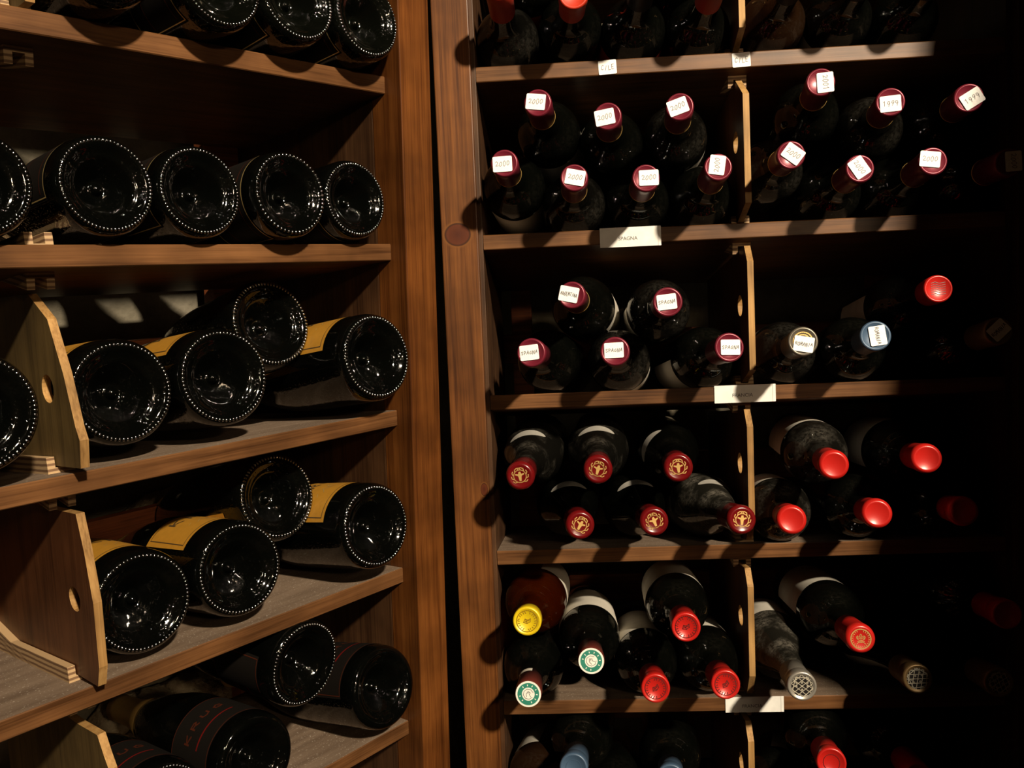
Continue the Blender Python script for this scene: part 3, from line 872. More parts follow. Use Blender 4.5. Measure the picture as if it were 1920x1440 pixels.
# ------------------------------------------------------------------ bottles lying neck outward (straight rack)
def axis_matrix(tip, zdir, roll=0.0):
    z = zdir.normalized()
    y = (Vector((0, 0, 1)) - z * z.z).normalized()
    x = y.cross(z)
    R = Matrix(((x.x, y.x, z.x), (x.y, y.y, z.y), (x.z, y.z, z.z)))
    base = tip - z * H
    return Matrix.Translation(base) @ R.to_4x4()
NAMES = {'bordeaux': 'wine_bottle', 'burgundy': 'wine_bottle'}
def neck_bottle(label, tip, axis, kind='bordeaux', glassm='glass', cap='burgundy', style='plain', caplen=0.052,
                stick=None, rot=0, soff=(0, 0), emblem=None, erot=0, seal=False, labels=(), group=None, shoulder=None, strip=None, emat=None):
    T = Vector(tip)
    zd = Vector(axis).normalized()
    root = empty('wine_bottle', axis_matrix(T, zd))
    tag(root, label, 'bottle', group)
    g = link('glass', glass_mesh(kind, glassm), None, root)
    c = link('capsule', cap_mesh(style, cap, caplen), None, root)
    if cap == 'burgundy' and style == 'plain':
        key = ('rim', caplen)
        if key not in MESH_CACHE:
            zb = H - caplen
            MESH_CACHE[key] = lathe('rim', [(0.0134, zb - 0.0012), (0.0143, zb - 0.0010), (0.0145, zb + 0.0001), (0.0142, zb + 0.0005)], 36)
            MESH_CACHE[key].materials.append(MT['gold'])
        link('rim', MESH_CACHE[key], None, c)
    zf = CAP_FACE[style]
    if stick:
        s = link('sticker', STICKER, None, root)
        s.location = (soff[0], soff[1], H + 0.0001)
        s.rotation_euler = (0, 0, math.radians(rot))
        s['label'] = 'small white handwritten sticker'
        link('lettering', sticker_text(stick), None, s)
    if emblem:
        me, mt = EMB[emblem]
        if emat:
            me = me.copy(); me.materials.clear(); me.materials.append(MT[emat])
        e = link('emblem', me, None, c)
        e.location = (0, 0, zf); e.rotation_euler = (0, 0, math.radians(erot))
    if seal:
        e = link('seal', SEAL, None, c)
        e.location = (0, 0, H + 0.0001); e.rotation_euler = (0, 0, math.radians(erot))
        e['label'] = 'round white and green paper seal'
    for (centre, span, z0, z1, mat, line) in labels:
        add_label(root, kind, centre, span, z0, z1, mat, line)
    if shoulder is not None:
        pr = OUT[kind]
        zc = 0.170 if kind == 'burgundy' else 0.188
        o = link('shoulder_label', wrap_patch(pr, shoulder - 44, shoulder + 44, lambda t: zc - 0.008 * math.sin(math.pi * t) ** 0.6 * 0.9, lambda t: zc + 0.0085 * math.sin(math.pi * t) ** 0.5, nz=4), 'grey_label', root, True)
        o['label'] = 'grey crescent-shaped shoulder label'
    if strip is not None:
        pr = [(0.0146, H - 0.06), (0.0146, H)]
        link('tax_strip', wrap_patch(pr, strip - 35, strip + 35, const(H - 0.050), const(H - 0.040), 0.0003, 12, 2), 'label', root, True)
    return root
WL = lambda c, s=150, z0=0.055, z1=0.150, m='label', l=None: (c, s, z0, z1, m, l)

G1 = 'bottles on the top shelf of the straight rack'
nb = neck_bottle
nb('bottle with orange-red capsule cut by the top edge, nearest the post', (-0.0460, -0.0900, 0.3493), (-0.0252, -0.9882, 0.1512), cap='orange_red', group=G1, glassm='glass_film')
nb('bottle with orange-red capsule hanging above the left CILE sticker', (0.0323, -0.0899, 0.3373), (0.0098, -0.9995, -0.0285), cap='orange_red', style='ring', group=G1)
nb('bottle with orange-red capsule at the top edge, left of the partition', (0.1795, -0.0903, 0.3450), (0.0056, -0.9907, 0.1363), cap='orange_red', group=G1)
nb('bottle with red label between the two orange-red capsules at the top edge', (-0.0091, -0.0901, 0.3976), (0.0493, -0.9986, -0.0171), cap='orange_red', group=G1, labels=[WL(-70, 200, 0.06, 0.165, 'red_label')])
nb('black-capped bottle with dark red label above the left CILE sticker', (0.1069, -0.0900, 0.3532), (0.0194, -0.9863, 0.1640), cap='black_cap', group=G1, labels=[WL(-90, 220, 0.06, 0.168, 'red_label')])
nb('dark bottle at the top edge right of the left CILE sticker, upper layer', (0.1436, -0.0900, 0.3919), (-0.0258, -0.9994, -0.0238), cap='black_cap', group=G1)
nb('dusty brown bottle just right of the top partition', (0.2635, -0.0900, 0.3495), (-0.0115, -0.9905, 0.1370), cap='black_cap', glassm='glass_brown', group=G1)
nb('dark bottle on the top shelf with a pale label wedge, right of the partition', (0.3383, -0.0900, 0.3491), (-0.0140, -0.9906, 0.1364), cap='black_cap', group=G1, labels=[WL(200, 150, 0.06, 0.168)])
nb('dark bottle deepest in shadow at the right end of the top shelf', (0.4107, -0.0900, 0.3456), (-0.0346, -0.9899, 0.1377), cap='black_cap', group=G1)

G2 = 'bottles with year stickers between the CILE stickers and the SPAGNA card'
nb('burgundy-capped bottle, sticker 2000, upper layer nearest the post', (-0.0093, -0.0899, 0.2286), (-0.0819, -0.9950, 0.0571), stick='2000', rot=-8, soff=(-0.002, 0.001), group=G2, labels=[WL(-60, 170, 0.05, 0.163)])
nb('burgundy-capped bottle, sticker 2000, middle of the upper layer left of the partition', (0.0633, -0.0900, 0.2108), (-0.0908, -0.9948, 0.0455), stick='2000', rot=8, soff=(-0.003, -0.001), group=G2)
nb('burgundy-capped bottle, tilted sticker 2000, upper layer nearest the partition', (0.1383, -0.0901, 0.2165), (-0.0938, -0.9935, 0.0649), stick='2000', rot=17, soff=(-0.002, 0), group=G2, glassm='glass_film', labels=[WL(-20, 100, 0.05, 0.165)])
nb('burgundy-capped bottle, sticker 2000, lower layer against the post', (-0.0470, -0.0897, 0.1681), (-0.0346, -0.9976, 0.0607), stick='2000', rot=1, soff=(-0.002, -0.001), group=G2, labels=[WL(-75, 130, 0.05, 0.168)])
nb('burgundy-capped bottle, sticker 2000, lower layer second from the post', (0.0261, -0.0903, 0.1493), (-0.0169, -0.9939, 0.1091), stick='2000', rot=-13, soff=(0.001, 0), group=G2, glassm='glass_film')
nb('burgundy-capped bottle with greyish neck above the SPAGNA card, sticker 2000', (0.1011, -0.0902, 0.1451), (-0.0174, -0.9969, 0.0772), stick='2000', rot=0, soff=(0.003, 0), group=G2, labels=[WL(-90, 60, 0.05, 0.168)])
nb('burgundy-capped bottle with upright-turned sticker, lower layer beside the partition', (0.1764, -0.0900, 0.1527), (-0.0170, -0.9908, 0.1340), stick='2000', rot=80, soff=(-0.001, 0.002), group=G2)
nb('burgundy-capped bottle, sidelong sticker 2001, topmost right of the partition', (0.2829, -0.0898, 0.2336), (-0.1511, -0.9862, 0.0673), stick='2001', rot=-88, soff=(0.0045, -0.001), group=G2)
nb('burgundy-capped bottle, level sticker 1999, upper layer, middle right bay', (0.3529, -0.0902, 0.2096), (-0.1688, -0.9851, 0.0338), stick='1999', rot=2, soff=(0, -0.002), group=G2, glassm='glass_film')
nb('burgundy-capped bottle, slanted sticker 1999, upper layer at the right', (0.4316, -0.0901, 0.2093), (-0.1565, -0.9876, -0.0118), stick='1999', rot=30, soff=(0.003, -0.001), group=G2)
nb('burgundy-capped bottle, slanted sticker 2000, lower layer just right of the partition', (0.2516, -0.0898, 0.1611), (-0.0637, -0.9978, -0.0164), stick='2000', rot=-38, soff=(0.002, 0.001), group=G2, glassm='glass_film', labels=[WL(60, 80, 0.05, 0.167)])
nb('burgundy-capped bottle, steeply slanted sticker 2000, lower layer, centre of right bay', (0.3216, -0.0902, 0.1436), (-0.0303, -0.9968, 0.0739), stick='2000', rot=-58, soff=(-0.001, 0.001), group=G2)
nb('burgundy-capped bottle, nearly level sticker 2000, lower layer right of centre', (0.3954, -0.0903, 0.1475), (-0.0332, -0.9944, 0.1008), stick='2000', rot=-8, soff=(-0.003, 0.002), group=G2)
nb('burgundy-capped bottle in shadow, lower layer at the far right edge', (0.4719, -0.0901, 0.1421), (-0.0188, -0.9996, 0.0221), stick='2000', rot=-88, soff=(0.004, 0.001), group=G2)

G3 = 'bottles on the shelf with the upper FRANCIA card'
nb('deep red-capped bottle with ARGENTINA sticker, upper layer', (0.0189, -0.0900, 0.0263), (-0.1261, -0.9871, 0.0982), cap='burgundy', stick='ARGENTINA', rot=-13, soff=(-0.003, 0.001), group=G3, labels=[WL(10, 110, 0.05, 0.167)])
nb('red-capped bottle with SPAGNA sticker, upper layer right of the ARGENTINA one', (0.1201, -0.0900, 0.0146), (-0.0388, -0.9970, 0.0669), cap='burgundy', style='ring', stick='SPAGNA', rot=5, soff=(-0.001, 0), group=G3, glassm='glass_film', labels=[WL(200, 60, 0.05, 0.167)])
nb('red-capped bottle with SPAGNA sticker, lower layer nearest the post', (-0.0267, -0.0900, -0.0332), (-0.1418, -0.9827, 0.1192), cap='burgundy', style='ring', stick='SPAGNA', rot=5, soff=(-0.002, 0), group=G3)
nb('red-capped bottle with SPAGNA sticker, lower layer, second from the post', (0.0627, -0.0900, -0.0353), (-0.0993, -0.9857, 0.1359), cap='burgundy', style='ring', stick='SPAGNA', rot=1, soff=(-0.001, 0.001), group=G3, glassm='glass_film', labels=[WL(-50, 80, 0.05, 0.167)])
nb('red-capped bottle with SPAGNA sticker, leaning towards the partition', (0.1836, -0.0900, -0.0361), (0.0556, -0.9899, 0.1306), cap='burgundy', style='ring', stick='SPAGNA', rot=-2, soff=(0.001, 0), group=G3, labels=[WL(230, 100, 0.05, 0.167)])
nb('silver-capped bottle with ROMANIA sticker just right of the partition', (0.2605, -0.0900, -0.0329), (-0.0800, -0.9871, 0.1386), cap='pewter', style='ring', stick='ROMANIA', rot=-11, soff=(0.0005, -0.003), emblem='goldring', group=G3, glassm='glass_film', labels=[WL(150, 130, 0.05, 0.167)])
nb('bottle with blue capsule and sidelong ROMANIA sticker', (0.3317, -0.1001, -0.0298), (-0.1297, -0.9803, 0.1489), cap='blue', style='ring', stick='ROMANIA', rot=-83, soff=(0.002, 0), group=G3)
nb('bottle with bare red capsule above the blue-capped one', (0.4001, -0.0899, 0.0163), (-0.0772, -0.9890, 0.1262), cap='red', style='plain', emblem='wavy', caplen=0.03, group=G3, labels=[WL(200, 90, 0.05, 0.16)])
nb('bottle with bronze capsule in shadow and slanted ROMANIA sticker, far right', (0.4611, -0.0900, -0.0303), (-0.0505, -0.9869, 0.1530), cap='bronze', stick='ROMANIA', rot=42, soff=(0, 0.001), group=G3)

G4 = 'bottles with a gold deer head emblem on the capsule'
G4R = 'bright red-capped bottles right of the partition'
kw = dict(kind='burgundy', cap='deep_red', style='dome', emblem='deer', group=G4)
nb('dusty bottle with gold deer emblem, upper layer against the post', (-0.0438, -0.1000, -0.1650), (-0.0652, -0.9978, 0.0127), glassm='glass_dusty', erot=8, shoulder=98, **kw)
nb('bottle with gold deer emblem and dusty neck, middle of the upper layer', (0.0397, -0.1000, -0.1608), (-0.0470, -0.9985, 0.0269), glassm='glass_dusty', erot=-15, shoulder=92, **kw)
nb('bottle with gold deer emblem, upper layer, shoulder label turned left', (0.1249, -0.1000, -0.1614), (-0.0594, -0.9967, 0.0557), glassm='glass', erot=5, shoulder=150, **kw)
nb('bottle with gold deer emblem, lower layer nearest the post', (0.0188, -0.1000, -0.2203), (0.0668, -0.9940, 0.0869), glassm='glass', erot=-30, shoulder=92, **kw)
nb('bottle with partly rubbed gold deer emblem, lower layer, middle', (0.0979, -0.1000, -0.2187), (0.0421, -0.9936, 0.1047), glassm='glass', erot=20, shoulder=95, **kw)
nb('dust-coated bottle with gold deer emblem whose neck crosses the partition', (0.1905, -0.1000, -0.2198), (0.0805, -0.9903, 0.1130), glassm='glass_grey', erot=-5, shoulder=72, **kw)
nb('bright red-capped bottle, upper layer nearest the partition', (0.2874, -0.1000, -0.1640), (-0.1275, -0.9906, 0.0504), cap='red', style='dome', caplen=0.05, glassm='glass_dusty', group=G4R, labels=[WL(120, 130, 0.05, 0.167)])
nb('bright red-capped bottle with scuffed top, upper layer to the right', (0.3828, -0.1000, -0.1604), (-0.1336, -0.9865, 0.0943), cap='red', style='dome', group=G4R, labels=[WL(150, 120, 0.05, 0.166)])
nb('bright red-capped bottle with torn foil, lower layer beside the partition', (0.2424, -0.1000, -0.2212), (-0.1336, -0.9816, 0.1366), cap='red', style='dome', glassm='glass_dusty', group=G4R, labels=[WL(120, 120, 0.05, 0.168)])
nb('bright red-capped bottle, lower layer, middle of the right bay', (0.3314, -0.1000, -0.2171), (-0.1381, -0.9789, 0.1503), cap='red', style='dome', group=G4R)
nb('red-capped bottle sunk in shadow, lower layer at the right', (0.4196, -0.1000, -0.2175), (-0.1805, -0.9724, 0.1480), cap='red', style='dome', group=G4R)

G5 = 'bottles on the shelf with the lower FRANCIA card'
nb('amber glass bottle with yellow capsule against the post', (-0.0428, -0.1000, -0.3244), (-0.0470, -0.9871, 0.1531), cap='yellow', style='ring', emblem='yellow', glassm='amber', caplen=0.03, group=G5, labels=[WL(20, 120, 0.05, 0.158)])
nb('bottle with green and white seal, upper, beside the yellow-capped bottle', (0.0254, -0.0949, -0.3721), (-0.0150, -0.9876, 0.1562), cap='brown_cap', style='plain', seal=True, caplen=0.05, group=G5, erot=40, labels=[WL(85, 190, 0.05, 0.168)])
nb('bottle with green and white seal and tax strip, lowest against the post', (-0.0446, -0.1000, -0.4057), (-0.0189, -0.9895, 0.1434), cap='brown_cap', style='plain', seal=True, caplen=0.055, group=G5, strip=115)
nb('bottle with embossed red capsule, upper one of the three', (0.1283, -0.0998, -0.3352), (-0.0576, -0.9883, 0.1412), cap='red', style='ring', emblem='relief', group=G5, erot=10, glassm='glass', labels=[WL(110, 190, 0.05, 0.166)])
nb('bottle with embossed red capsule, lower left of the three', (0.0938, -0.1002, -0.4022), (-0.0172, -0.9878, 0.1547), cap='red', style='ring', emblem='relief', group=G5, erot=30, labels=[WL(110, 140, 0.05, 0.167)])
nb('bottle with embossed red capsule, lower right of the three above the FRANCIA card', (0.1690, -0.1003, -0.3995), (-0.0170, -0.9863, 0.1638), cap='red', style='ring', emblem='relief', group=G5, erot=35, labels=[WL(80, 140, 0.05, 0.167)])
nb('bottle with gold crest on red capsule right of the partition', (0.3127, -0.0999, -0.3523), (-0.0596, -0.9902, 0.1263), cap='red', style='dome', emblem='crest', group=G5, labels=[WL(110, 150, 0.05, 0.160)])
nb('dust-grey bottle with silver lattice capsule right of the partition', (0.2502, -0.1000, -0.4031), (-0.0675, -0.9911, 0.1148), kind='burgundy', glassm='glass_grey', cap='silver', style='ring', emblem='lattice', erot=0, caplen=0.06, group=G5, labels=[WL(90, 170, 0.04, 0.112)])
nb('shadowed bottle with lattice capsule, second from the partition', (0.3760, -0.0901, -0.4017), (-0.0452, -0.9867, 0.1561), kind='burgundy', cap='bronze', style='ring', emblem='lattice', erot=40, group=G5)
nb('shadowed bottle with lattice capsule at the far right', (0.4614, -0.0900, -0.4076), (-0.0202, -0.9904, 0.1367), kind='burgundy', cap='bronze', style='ring', emblem='lattice', erot=70, group=G5)
nb('red-capped bottle lost in shadow at the right edge, upper layer', (0.4699, -0.0900, -0.3331), (-0.0210, -0.9919, 0.1254), cap='red', style='ring', group=G5)

G6 = 'bottles on the lowest shelf of the straight rack'
nb('bottle with slate blue capsule at the bottom edge, nearer the post', (0.0017, -0.0997, -0.4906), (-0.0923, -0.9734, 0.2097), cap='blue', style='ring', emblem='ring_only', emat='blue', group=G6)
nb('bottle with slate blue capsule barely showing at the bottom edge', (0.1073, -0.0999, -0.5046), (-0.1095, -0.9591, 0.2610), cap='blue', style='ring', group=G6)
nb('dark bottle beside the post at the bottom edge', (-0.0526, -0.0902, -0.5363), (-0.0797, -0.9624, 0.2596), cap='black_cap', glassm='glass_brown', group=G6, labels=[WL(130, 80, 0.05, 0.168)])
nb('dark bottle between the two blue capsules at the bottom edge', (0.0526, -0.0904, -0.5409), (-0.0340, -0.9526, 0.3022), cap='black_cap', group=G6)
nb('bottle with bright red ringed capsule at the bottom edge right of the partition', (0.2801, -0.0998, -0.4890), (-0.1405, -0.9652, 0.2205), cap='red', style='ring', emblem='ring_only', caplen=0.055, group=G6)
nb('dark bottle with pale label at the bottom edge beside the partition', (0.2206, -0.0901, -0.5366), (-0.2468, -0.9147, 0.3199), cap='black_cap', group=G6, labels=[WL(60, 80, 0.05, 0.168)])
nb('red-capped bottle swallowed by shadow at the bottom edge', (0.3761, -0.0900, -0.5110), (-0.0741, -0.9880, 0.1356), cap='red', group=G6)

# ------------------------------------------------------------------ sparkling bottles lying base outward (slanted rack)
PUNT_C = [(0.0, 0.0190), (0.0016, 0.0193), (0.0030, 0.0203), (0.0042, 0.0222), (0.0050, 0.0245), (0.0062, 0.0258), (0.0082, 0.0254), (0.0100, 0.0238), (0.0150, 0.0180), (0.0200, 0.0122), (0.0242, 0.0074), (0.0265, 0.0054), (0.0282, 0.0050), (0.0300, 0.0044), (0.0330, 0.0022), (0.0352, 0.0008), (0.0372, 0.0)]
def champ_out(bulge):
    return [(0.0372, 0.0), (0.0395, 0.0003), (0.0414, 0.0013), (0.0430, 0.0034), (0.0441, 0.0068), (0.0447, 0.0115), (0.0449, 0.018), (0.0450 + bulge * 0.4, 0.05)] + smooth_prof([(0.0450 + bulge * 0.8, 0.080), (0.0450 + bulge, 0.110), (0.0440 + bulge * 0.8, 0.135), (0.0400, 0.165), (0.0330, 0.195), (0.0250, 0.222), (0.0190, 0.245), (0.0160, 0.268)], 4) + [(0.0150, 0.285), (0.0150, 0.312)]
CH = {'bulged': champ_out(0.0010), 'plain': champ_out(0.0)}
def champ_mesh(kind):
    return lathe(kind + '_glass', PUNT_C[:-1] + CH[kind] + [(0.0, 0.312)], 72)
CHG = {}
for k in CH:
    for m in ('champ', 'champ_b'):
        me = champ_mesh(k); me.materials.append(MT[m]); CHG[(k, m)] = me
def bead_mesh(n, r, z, br):
    bm0 = bmesh.new()
    bmesh.ops.create_icosphere(bm0, subdivisions=2, radius=1.0)
    sv = [v.co.copy() for v in bm0.verts]; sf = [tuple(v.index for v in f.verts) for f in bm0.faces]
    bm0.free()
    vs, fs = [], []
    for k in range(n):
        a = 2 * math.pi * k / n
        ca, sa = math.cos(a), math.sin(a)
        b = len(vs)
        for s in sv:
            # beads a little longer along the radius
            lx, ly, lz = s.x * br * 1.35 + r, s.y * br * 0.85, s.z * br
            vs.append((lx * ca - ly * sa, lx * sa + ly * ca, z + lz))
        fs += [tuple(i + b for i in f) for f in sf]
    me = mesh_py('bead_ring', vs, fs)
    for p in me.polygons:
        p.use_smooth = True
    me.materials.append(MT['bead'])
    return me
MT['bead'].node_tree.nodes['Principled BSDF'].inputs['IOR'].default_value = 2.8
BEADS = {'fine': bead_mesh(74, 0.0394, 0.0004, 0.00135), 'dots': bead_mesh(56, 0.0396, 0.0004, 0.00155)}
FOIL = lathe('foil', [(0.0150, 0.225), (0.0262, 0.2235), (0.0205, 0.245), (0.0172, 0.268), (0.0165, 0.300), (0.0172, 0.3135), (0.0, 0.3140)], 32)
FOIL.materials.append(MT['gold'])

def base_bottle(label, base, axis, kind='bulged', beads='fine', lab=None, roll=85, scale=1.0, group=None, glassm='champ'):
    c = Vector(base)
    zl = Vector(axis).normalized()
    yl = (Vector((0, 0, 1)) - zl * zl.z).normalized()
    xl = yl.cross(zl)
    R = Matrix(((xl.x, yl.x, zl.x), (xl.y, yl.y, zl.y), (xl.z, yl.z, zl.z))).to_4x4()
    root = empty('sparkling_wine_bottle', QM @ Matrix.Translation(c) @ R @ Matrix.Scale(scale, 4))
    tag(root, label, 'bottle', group)
    g = link('glass', CHG[(kind, glassm)], None, root)
    link('foil', FOIL, None, root)
    if beads:
        b = link('bead_ring', BEADS[beads], None, g)
    pr = CH[kind]
    if lab == 'orange':
        a0, a1, z0, z1 = roll - 70, roll + 70, 0.030, 0.104
        o = link('label', wrap_patch(pr, a0, a1, const(z0), const(z1), 0.0004, 36, 8), 'orange', root, True)
        o['label'] = 'orange-gold paper label with a thin border'
        rr = interp(pr, 0.06); half = math.radians(70) * rr - 0.0042; hz = (z1 - z0) / 2 - 0.0042
        st = [[(-half, hz), (half, hz)], [(-half, -hz), (half, -hz)], [(-half, -hz), (-half, hz)], [(half, -hz), (half, hz)]]
        link('border_line', mesh_py('border_line', *ribbons(st, 0.0009, wrap_fn(pr, roll, (z0 + z1) / 2))), 'dark_line', o)
        st = text_strokes('KRUG', 0.066, 0.0115, 0.5)
        link('lettering', mesh_py('lettering', *ribbons(st, 0.0022, wrap_fn(pr, roll, 0.084))), 'dark_line', o)
        # faint crest below the name
        st = [circle_pts(0.008, 20, 0, 0), [(-0.02, -0.004), (-0.014, 0.004), (-0.010, -0.003)], [(0.02, -0.004), (0.014, 0.004), (0.010, -0.003)], [(-0.028, 0.0), (-0.024, 0.003)], [(0.028, 0.0), (0.024, 0.003)]]
        link('crest', mesh_py('crest', *ribbons(st, 0.0007, wrap_fn(pr, roll, 0.056, 0.00065))), 'gold_line', o)
    elif lab in ('black', 'black_red'):
        sp = 75 if lab == 'black' else 85
        z0, z1 = (0.020, 0.090)
        o = link('label', wrap_patch(pr, roll - sp, roll + sp, const(z0), const(z1), 0.0004, 36, 8), 'black_label', root, True)
        o['label'] = 'black paper label with thin metallic borders'
        rr = interp(pr, 0.055); half = math.radians(sp) * rr - 0.002
        hz = (z1 - z0) / 2 - 0.0012
        st = [[(-half, -hz), (half, -hz)], [(-half, hz), (half, hz)], [(-half, -hz), (-half, hz)], [(half, -hz), (half, hz)]]
        link('border_line', mesh_py('border_line', *ribbons(st, 0.0010, wrap_fn(pr, roll, (z0 + z1) / 2))), 'gold_line' if lab == 'black' else 'rust_print', o)
        if lab == 'black':
            st = [[(-half + 0.004, -hz + 0.009), (half - 0.004, -hz + 0.009)], [(-half + 0.004, hz - 0.02), (half - 0.004, hz - 0.02)]]
            link('inner_line', mesh_py('inner_line', *ribbons(st, 0.0010, wrap_fn(pr, roll, (z0 + z1) / 2))), 'rust_print', o)
        else:
            st = text_strokes('KRUG', 0.056, 0.0075, 0.5)
            link('lettering', mesh_py('lettering', *ribbons(st, 0.0020, wrap_fn(pr, roll, 0.062))), 'rust_print', o)
            link('underline', mesh_py('underline', *ribbons([[(-0.028, 0), (0.028, 0)]], 0.0022, wrap_fn(pr, roll, 0.042))), 'red_print', o)
    return root
bb = base_bottle
GA = 'sparkling bottles on the highest visible shelf of the slanted rack'
bb('black sparkling bottle cut by the top edge, leftmost', (-0.2975, -0.0350, 0.2375), (0.0000, 0.9926, -0.1217), kind='plain', lab='black', roll=60, group=GA, scale=0.88)
bb('black sparkling bottle at the top edge, second from left, with gold-lined label', (-0.2067, -0.0347, 0.2360), (-0.0245, 0.9954, -0.0930), kind='plain', lab='black', roll=20, group=GA, glassm='champ_b', scale=0.88)
bb('black sparkling bottle at the top edge, second from the slanted post', (-0.1281, -0.0299, 0.2393), (0.0146, 0.9896, -0.1429), kind='plain', lab='black', roll=20, group=GA, glassm='champ_b', scale=0.88)
bb('black sparkling bottle at the top edge touching the slanted side panel', (-0.0487, -0.0300, 0.2375), (0.0089, 0.9925, -0.1218), kind='plain', lab='black', roll=20, group=GA, glassm='champ_b', scale=0.88)
GB = 'row of single sparkling bottles at eye level'
bb('sparkling bottle cut by the left edge at eye level', (-0.3941, -0.0120, 0.0673), (0.0000, 0.9926, -0.1217), kind='plain', group=GB, lab='black', roll=40, scale=0.88)
bb('sparkling bottle with silvery-printed dark label at eye level, second from left', (-0.3030, -0.0120, 0.0696), (0.0000, 0.9926, -0.1217), kind='plain', group=GB, lab='black', roll=60, scale=0.88)
bb('sparkling bottle at eye level, middle of the row', (-0.2243, -0.0120, 0.0682), (0.0000, 0.9926, -0.1217), kind='plain', group=GB, lab='black', roll=30, scale=0.88)
bb('sparkling bottle at eye level with bright dotted rim', (-0.1424, -0.0240, 0.0687), (0.0000, 0.9926, -0.1217), kind='plain', beads='dots', group=GB, lab='black', roll=0, scale=0.88)
bb('shaded sparkling bottle at eye level touching the slanted side panel', (-0.0578, -0.0120, 0.0678), (-0.0000, 0.9926, -0.1217), kind='plain', group=GB, lab='black', roll=-60, scale=0.88)
GC = 'sparkling bottles with orange labels below the eye-level row'
bb('sparkling bottle cut by the left edge beyond the olive partition', (-0.4135, -0.0200, -0.0934), (0.0000, 0.9926, -0.1217), group=GC, scale=1.01)
bb('large sparkling bottle base right beside the olive partition', (-0.2930, 0.0135, -0.0971), (0.0186, 0.9899, -0.1406), group=GC, lab='orange', scale=1.01, roll=120)
bb('sparkling bottle second from the olive partition, leaning on its neighbour', (-0.2017, 0.0080, -0.0945), (0.0290, 0.9858, -0.1651), group=GC, lab='orange', scale=1.01, roll=105)
bb('raised sparkling bottle lying on top of two others under the eye-level shelf', (-0.1258, 0.0441, -0.0527), (0.0160, 0.960, -0.275), group=GC, lab='orange', scale=1.02, roll=-75)
bb('sparkling bottle with orange label showing, touching the panel, upper of two', (-0.0516, -0.0276, -0.0890), (-0.0069, 0.9820, -0.1886), group=GC, lab='orange', roll=88, scale=1.01)
GD = 'sparkling bottles with orange labels on the shelf with the reddish partition'
bb('large sparkling bottle base right beside the reddish partition', (-0.2930, 0.0082, -0.2806), (0.0103, 0.9905, -0.1370), group=GD, lab='orange', scale=1.01, roll=120)
bb('sparkling bottle second from the reddish partition', (-0.2017, 0.0031, -0.2764), (0.0115, 0.9850, -0.1721), group=GD, lab='orange', scale=1.01, roll=105)
bb('raised sparkling bottle on top of two others above the reddish partition shelf', (-0.1300, 0.0448, -0.2299), (0.0035, 0.960, -0.275), group=GD, lab='orange', scale=1.02, roll=-75)
bb('sparkling bottle with orange label showing, touching the panel, lower of two', (-0.0564, -0.0209, -0.2669), (0.0023, 0.9807, -0.1953), group=GD, lab='orange', roll=88, scale=1.01)
GE = 'sparkling bottles on the lowest visible shelf of the slanted rack'
bb('raised sparkling bottle with beaded rim on the lowest visible shelf', (-0.1417, -0.0050, -0.3925), (-0.0871, 0.9961, -0.0151), group=GE, kind='plain', lab='black_red', roll=-60, scale=0.99)
bb('smooth-rimmed sparkling bottle touching the panel on the lowest visible shelf', (-0.0474, -0.0126, -0.4544), (-0.0270, 0.9673, -0.2524), group=GE, kind='plain', beads=None, lab='black_red', roll=90)
bb('smooth-rimmed sparkling bottle with red-lettered black label at the bottom edge', (-0.2061, -0.0104, -0.4621), (-0.0100, 0.9850, -0.1650), group=GE, kind='bulged', beads=None, lab='black_red', roll=60, scale=0.93)
bb('sparkling bottle with red-printed black label in the bottom left, beside the partition', (-0.2965, -0.0062, -0.4684), (-0.0100, 0.9850, -0.1650), group=GE, kind='bulged', lab='black_red', roll=75, scale=0.93)

# ------------------------------------------------------------------ shelf cards and shelf stickers
def bfont(txt, size):
    cu = bpy.data.curves.new('txt', 'FONT')
    cu.body = txt; cu.size = size; cu.align_x = 'CENTER'; cu.align_y = 'CENTER'; cu.extrude = 0.00005
    t = bpy.data.objects.new('txt', cu)
    COL.objects.link(t)
    dg = bpy.context.evaluated_depsgraph_get()
    me = bpy.data.meshes.new_from_object(t.evaluated_get(dg))
    bpy.data.objects.remove(t, do_unlink=True)
    return me
def shelf_card(txt, c, wdt, hgt, label):
    c = Vector(c)
    m = Matrix.Translation(c) @ Matrix.Rotation(math.radians(90), 4, 'X')
    o = empty('shelf_card', m)
    tag(o, label, 'card')
    link('card', rounded_card(wdt, hgt, 0.0004, -0.0006, 0.0), 'card', o)
    l = link('lettering', bfont(txt, 0.0058), 'ink', o)
    l.location = (-0.003, -0.0018, 0.0002)
    st = [[(wdt / 2 - 0.0035, -hgt / 2), (wdt / 2 - 0.0035, hgt / 2)]]
    link('fold_line', mesh_py('fold_line', *ribbons(st, 0.0003, flat(0.0001))), 'pencil', o)
    return o
shelf_card('SPAGNA', (0.0910, -0.0012, 0.0929), 0.0705, 0.0225, 'white card printed SPAGNA on a shelf front')
shelf_card('FRANCIA', (0.2180, -0.0012, -0.0943), 0.0705, 0.0205, 'white card printed FRANCIA, upper of the two, below the ROMANIA bottles')
shelf_card('FRANCIA', (0.2211, -0.0012, -0.4683), 0.0690, 0.0190, 'white card printed FRANCIA, lower of the two, near the bottom edge')
def shelf_sticker(c, rot, label):
    c = Vector(c)
    m = Matrix.Translation(c) @ Matrix.Rotation(math.radians(90), 4, 'X') @ Matrix.Rotation(math.radians(rot), 4, 'Z')
    o = empty('shelf_sticker', m)
    tag(o, label, 'sticker')
    s = link('paper', rounded_card(0.0205, 0.0158, 0.0012, -0.0003, 0.0002), 'paper', o)
    link('lettering', sticker_text('CILE'), None, o)
    return o
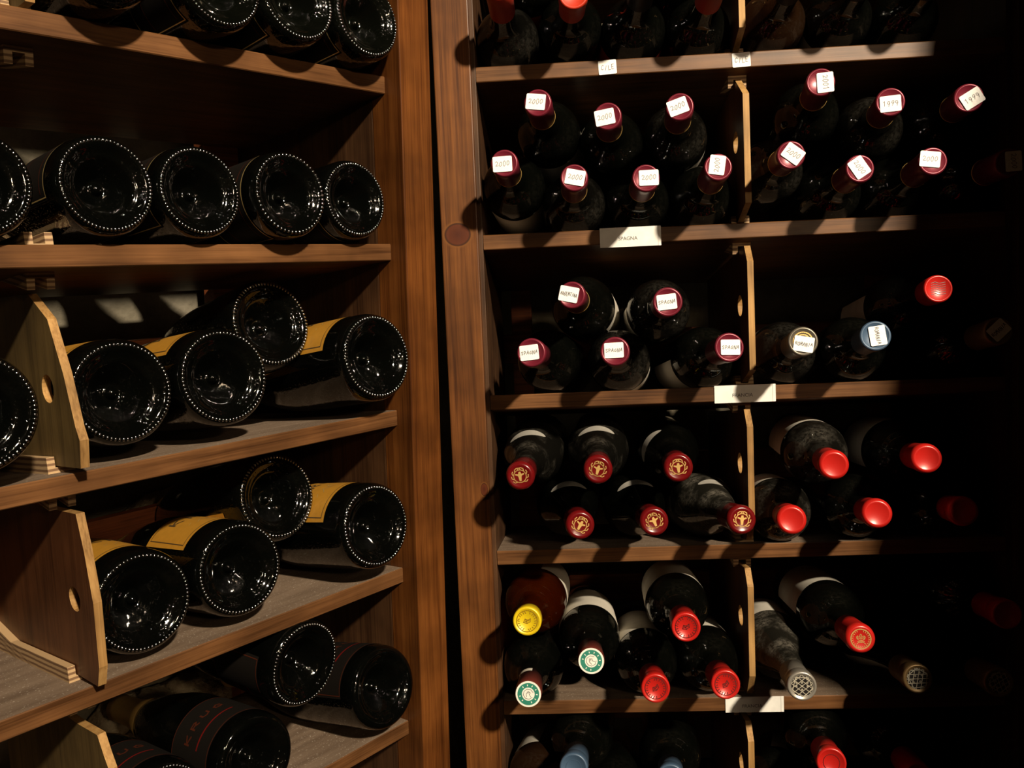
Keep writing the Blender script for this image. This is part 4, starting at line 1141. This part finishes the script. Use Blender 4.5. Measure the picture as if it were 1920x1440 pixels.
shelf_sticker((0.0711, -0.0006, 0.2861), 3, 'small white handwritten CILE sticker on the shelf front, left one')
shelf_sticker((0.2224, -0.0006, 0.2858), 2, 'small white handwritten CILE sticker below the partition, right one')

# ------------------------------------------------------------------ lamps of the cellar (behind the viewer)
def spotlight_fixture():
    d = (AIM - LAMP).normalized()
    m = Matrix.Translation(LAMP) @ (-d).to_track_quat('Z', 'Y').to_matrix().to_4x4()
    root = empty('ceiling_spotlight', m)
    tag(root, 'black metal spotlight hanging from the cellar ceiling', 'lamp')
    can = lathe('housing', [(0.060, -0.01), (0.064, -0.01), (0.064, 0.09), (0.045, 0.12), (0.0, 0.125), (0.0, 0.118), (0.042, 0.114), (0.060, 0.088), (0.060, -0.01)], 32)
    link('housing', can, 'black_metal', root)
    stem = lathe('stem', [(0.0, 0.0), (0.009, 0.0), (0.009, CEIL_Z - LAMP.z - 0.06), (0.0, CEIL_Z - LAMP.z - 0.06)], 16)
    s = link('stem', stem, 'black_metal', root)
    s.matrix_world = Matrix.Translation(LAMP - d * 0.08 + Vector((0, 0, 0.055)))
    s.matrix_parent_inverse = Matrix.Identity(4)
    s.matrix_basis = m.inverted() @ Matrix.Translation(LAMP - d * 0.08 + Vector((0, 0, 0.055)))
spotlight_fixture()
def globe_lamp(loc, power):
    root = empty('globe_lamp', Matrix.Translation(loc))
    tag(root, 'round opal globe lamp on a cord from the cellar ceiling', 'lamp')
    me = lathe('globe', [(0.0, -0.07)] + [(0.07 * math.cos(math.radians(a)), 0.07 * math.sin(math.radians(a))) for a in range(-75, 76, 15)] + [(0.0, 0.07)], 32)
    m, nt, b = new_mat('opal_globe_glow')
    b.inputs['Base Color'].default_value = (0.9, 0.85, 0.75, 1)
    b.inputs['Emission Color'].default_value = (1.0, 0.74, 0.46, 1)
    b.inputs['Emission Strength'].default_value = power
    me.materials.append(m)
    link('globe', me, None, root)
    L = CEIL_Z - loc[2] - 0.065
    link('cord', lathe('cord', [(0.0, 0.066), (0.003, 0.066), (0.003, 0.066 + L), (0.0, 0.066 + L)], 10), 'black_metal', root)
globe_lamp((1.40, -2.6, 0.65), 210.0)
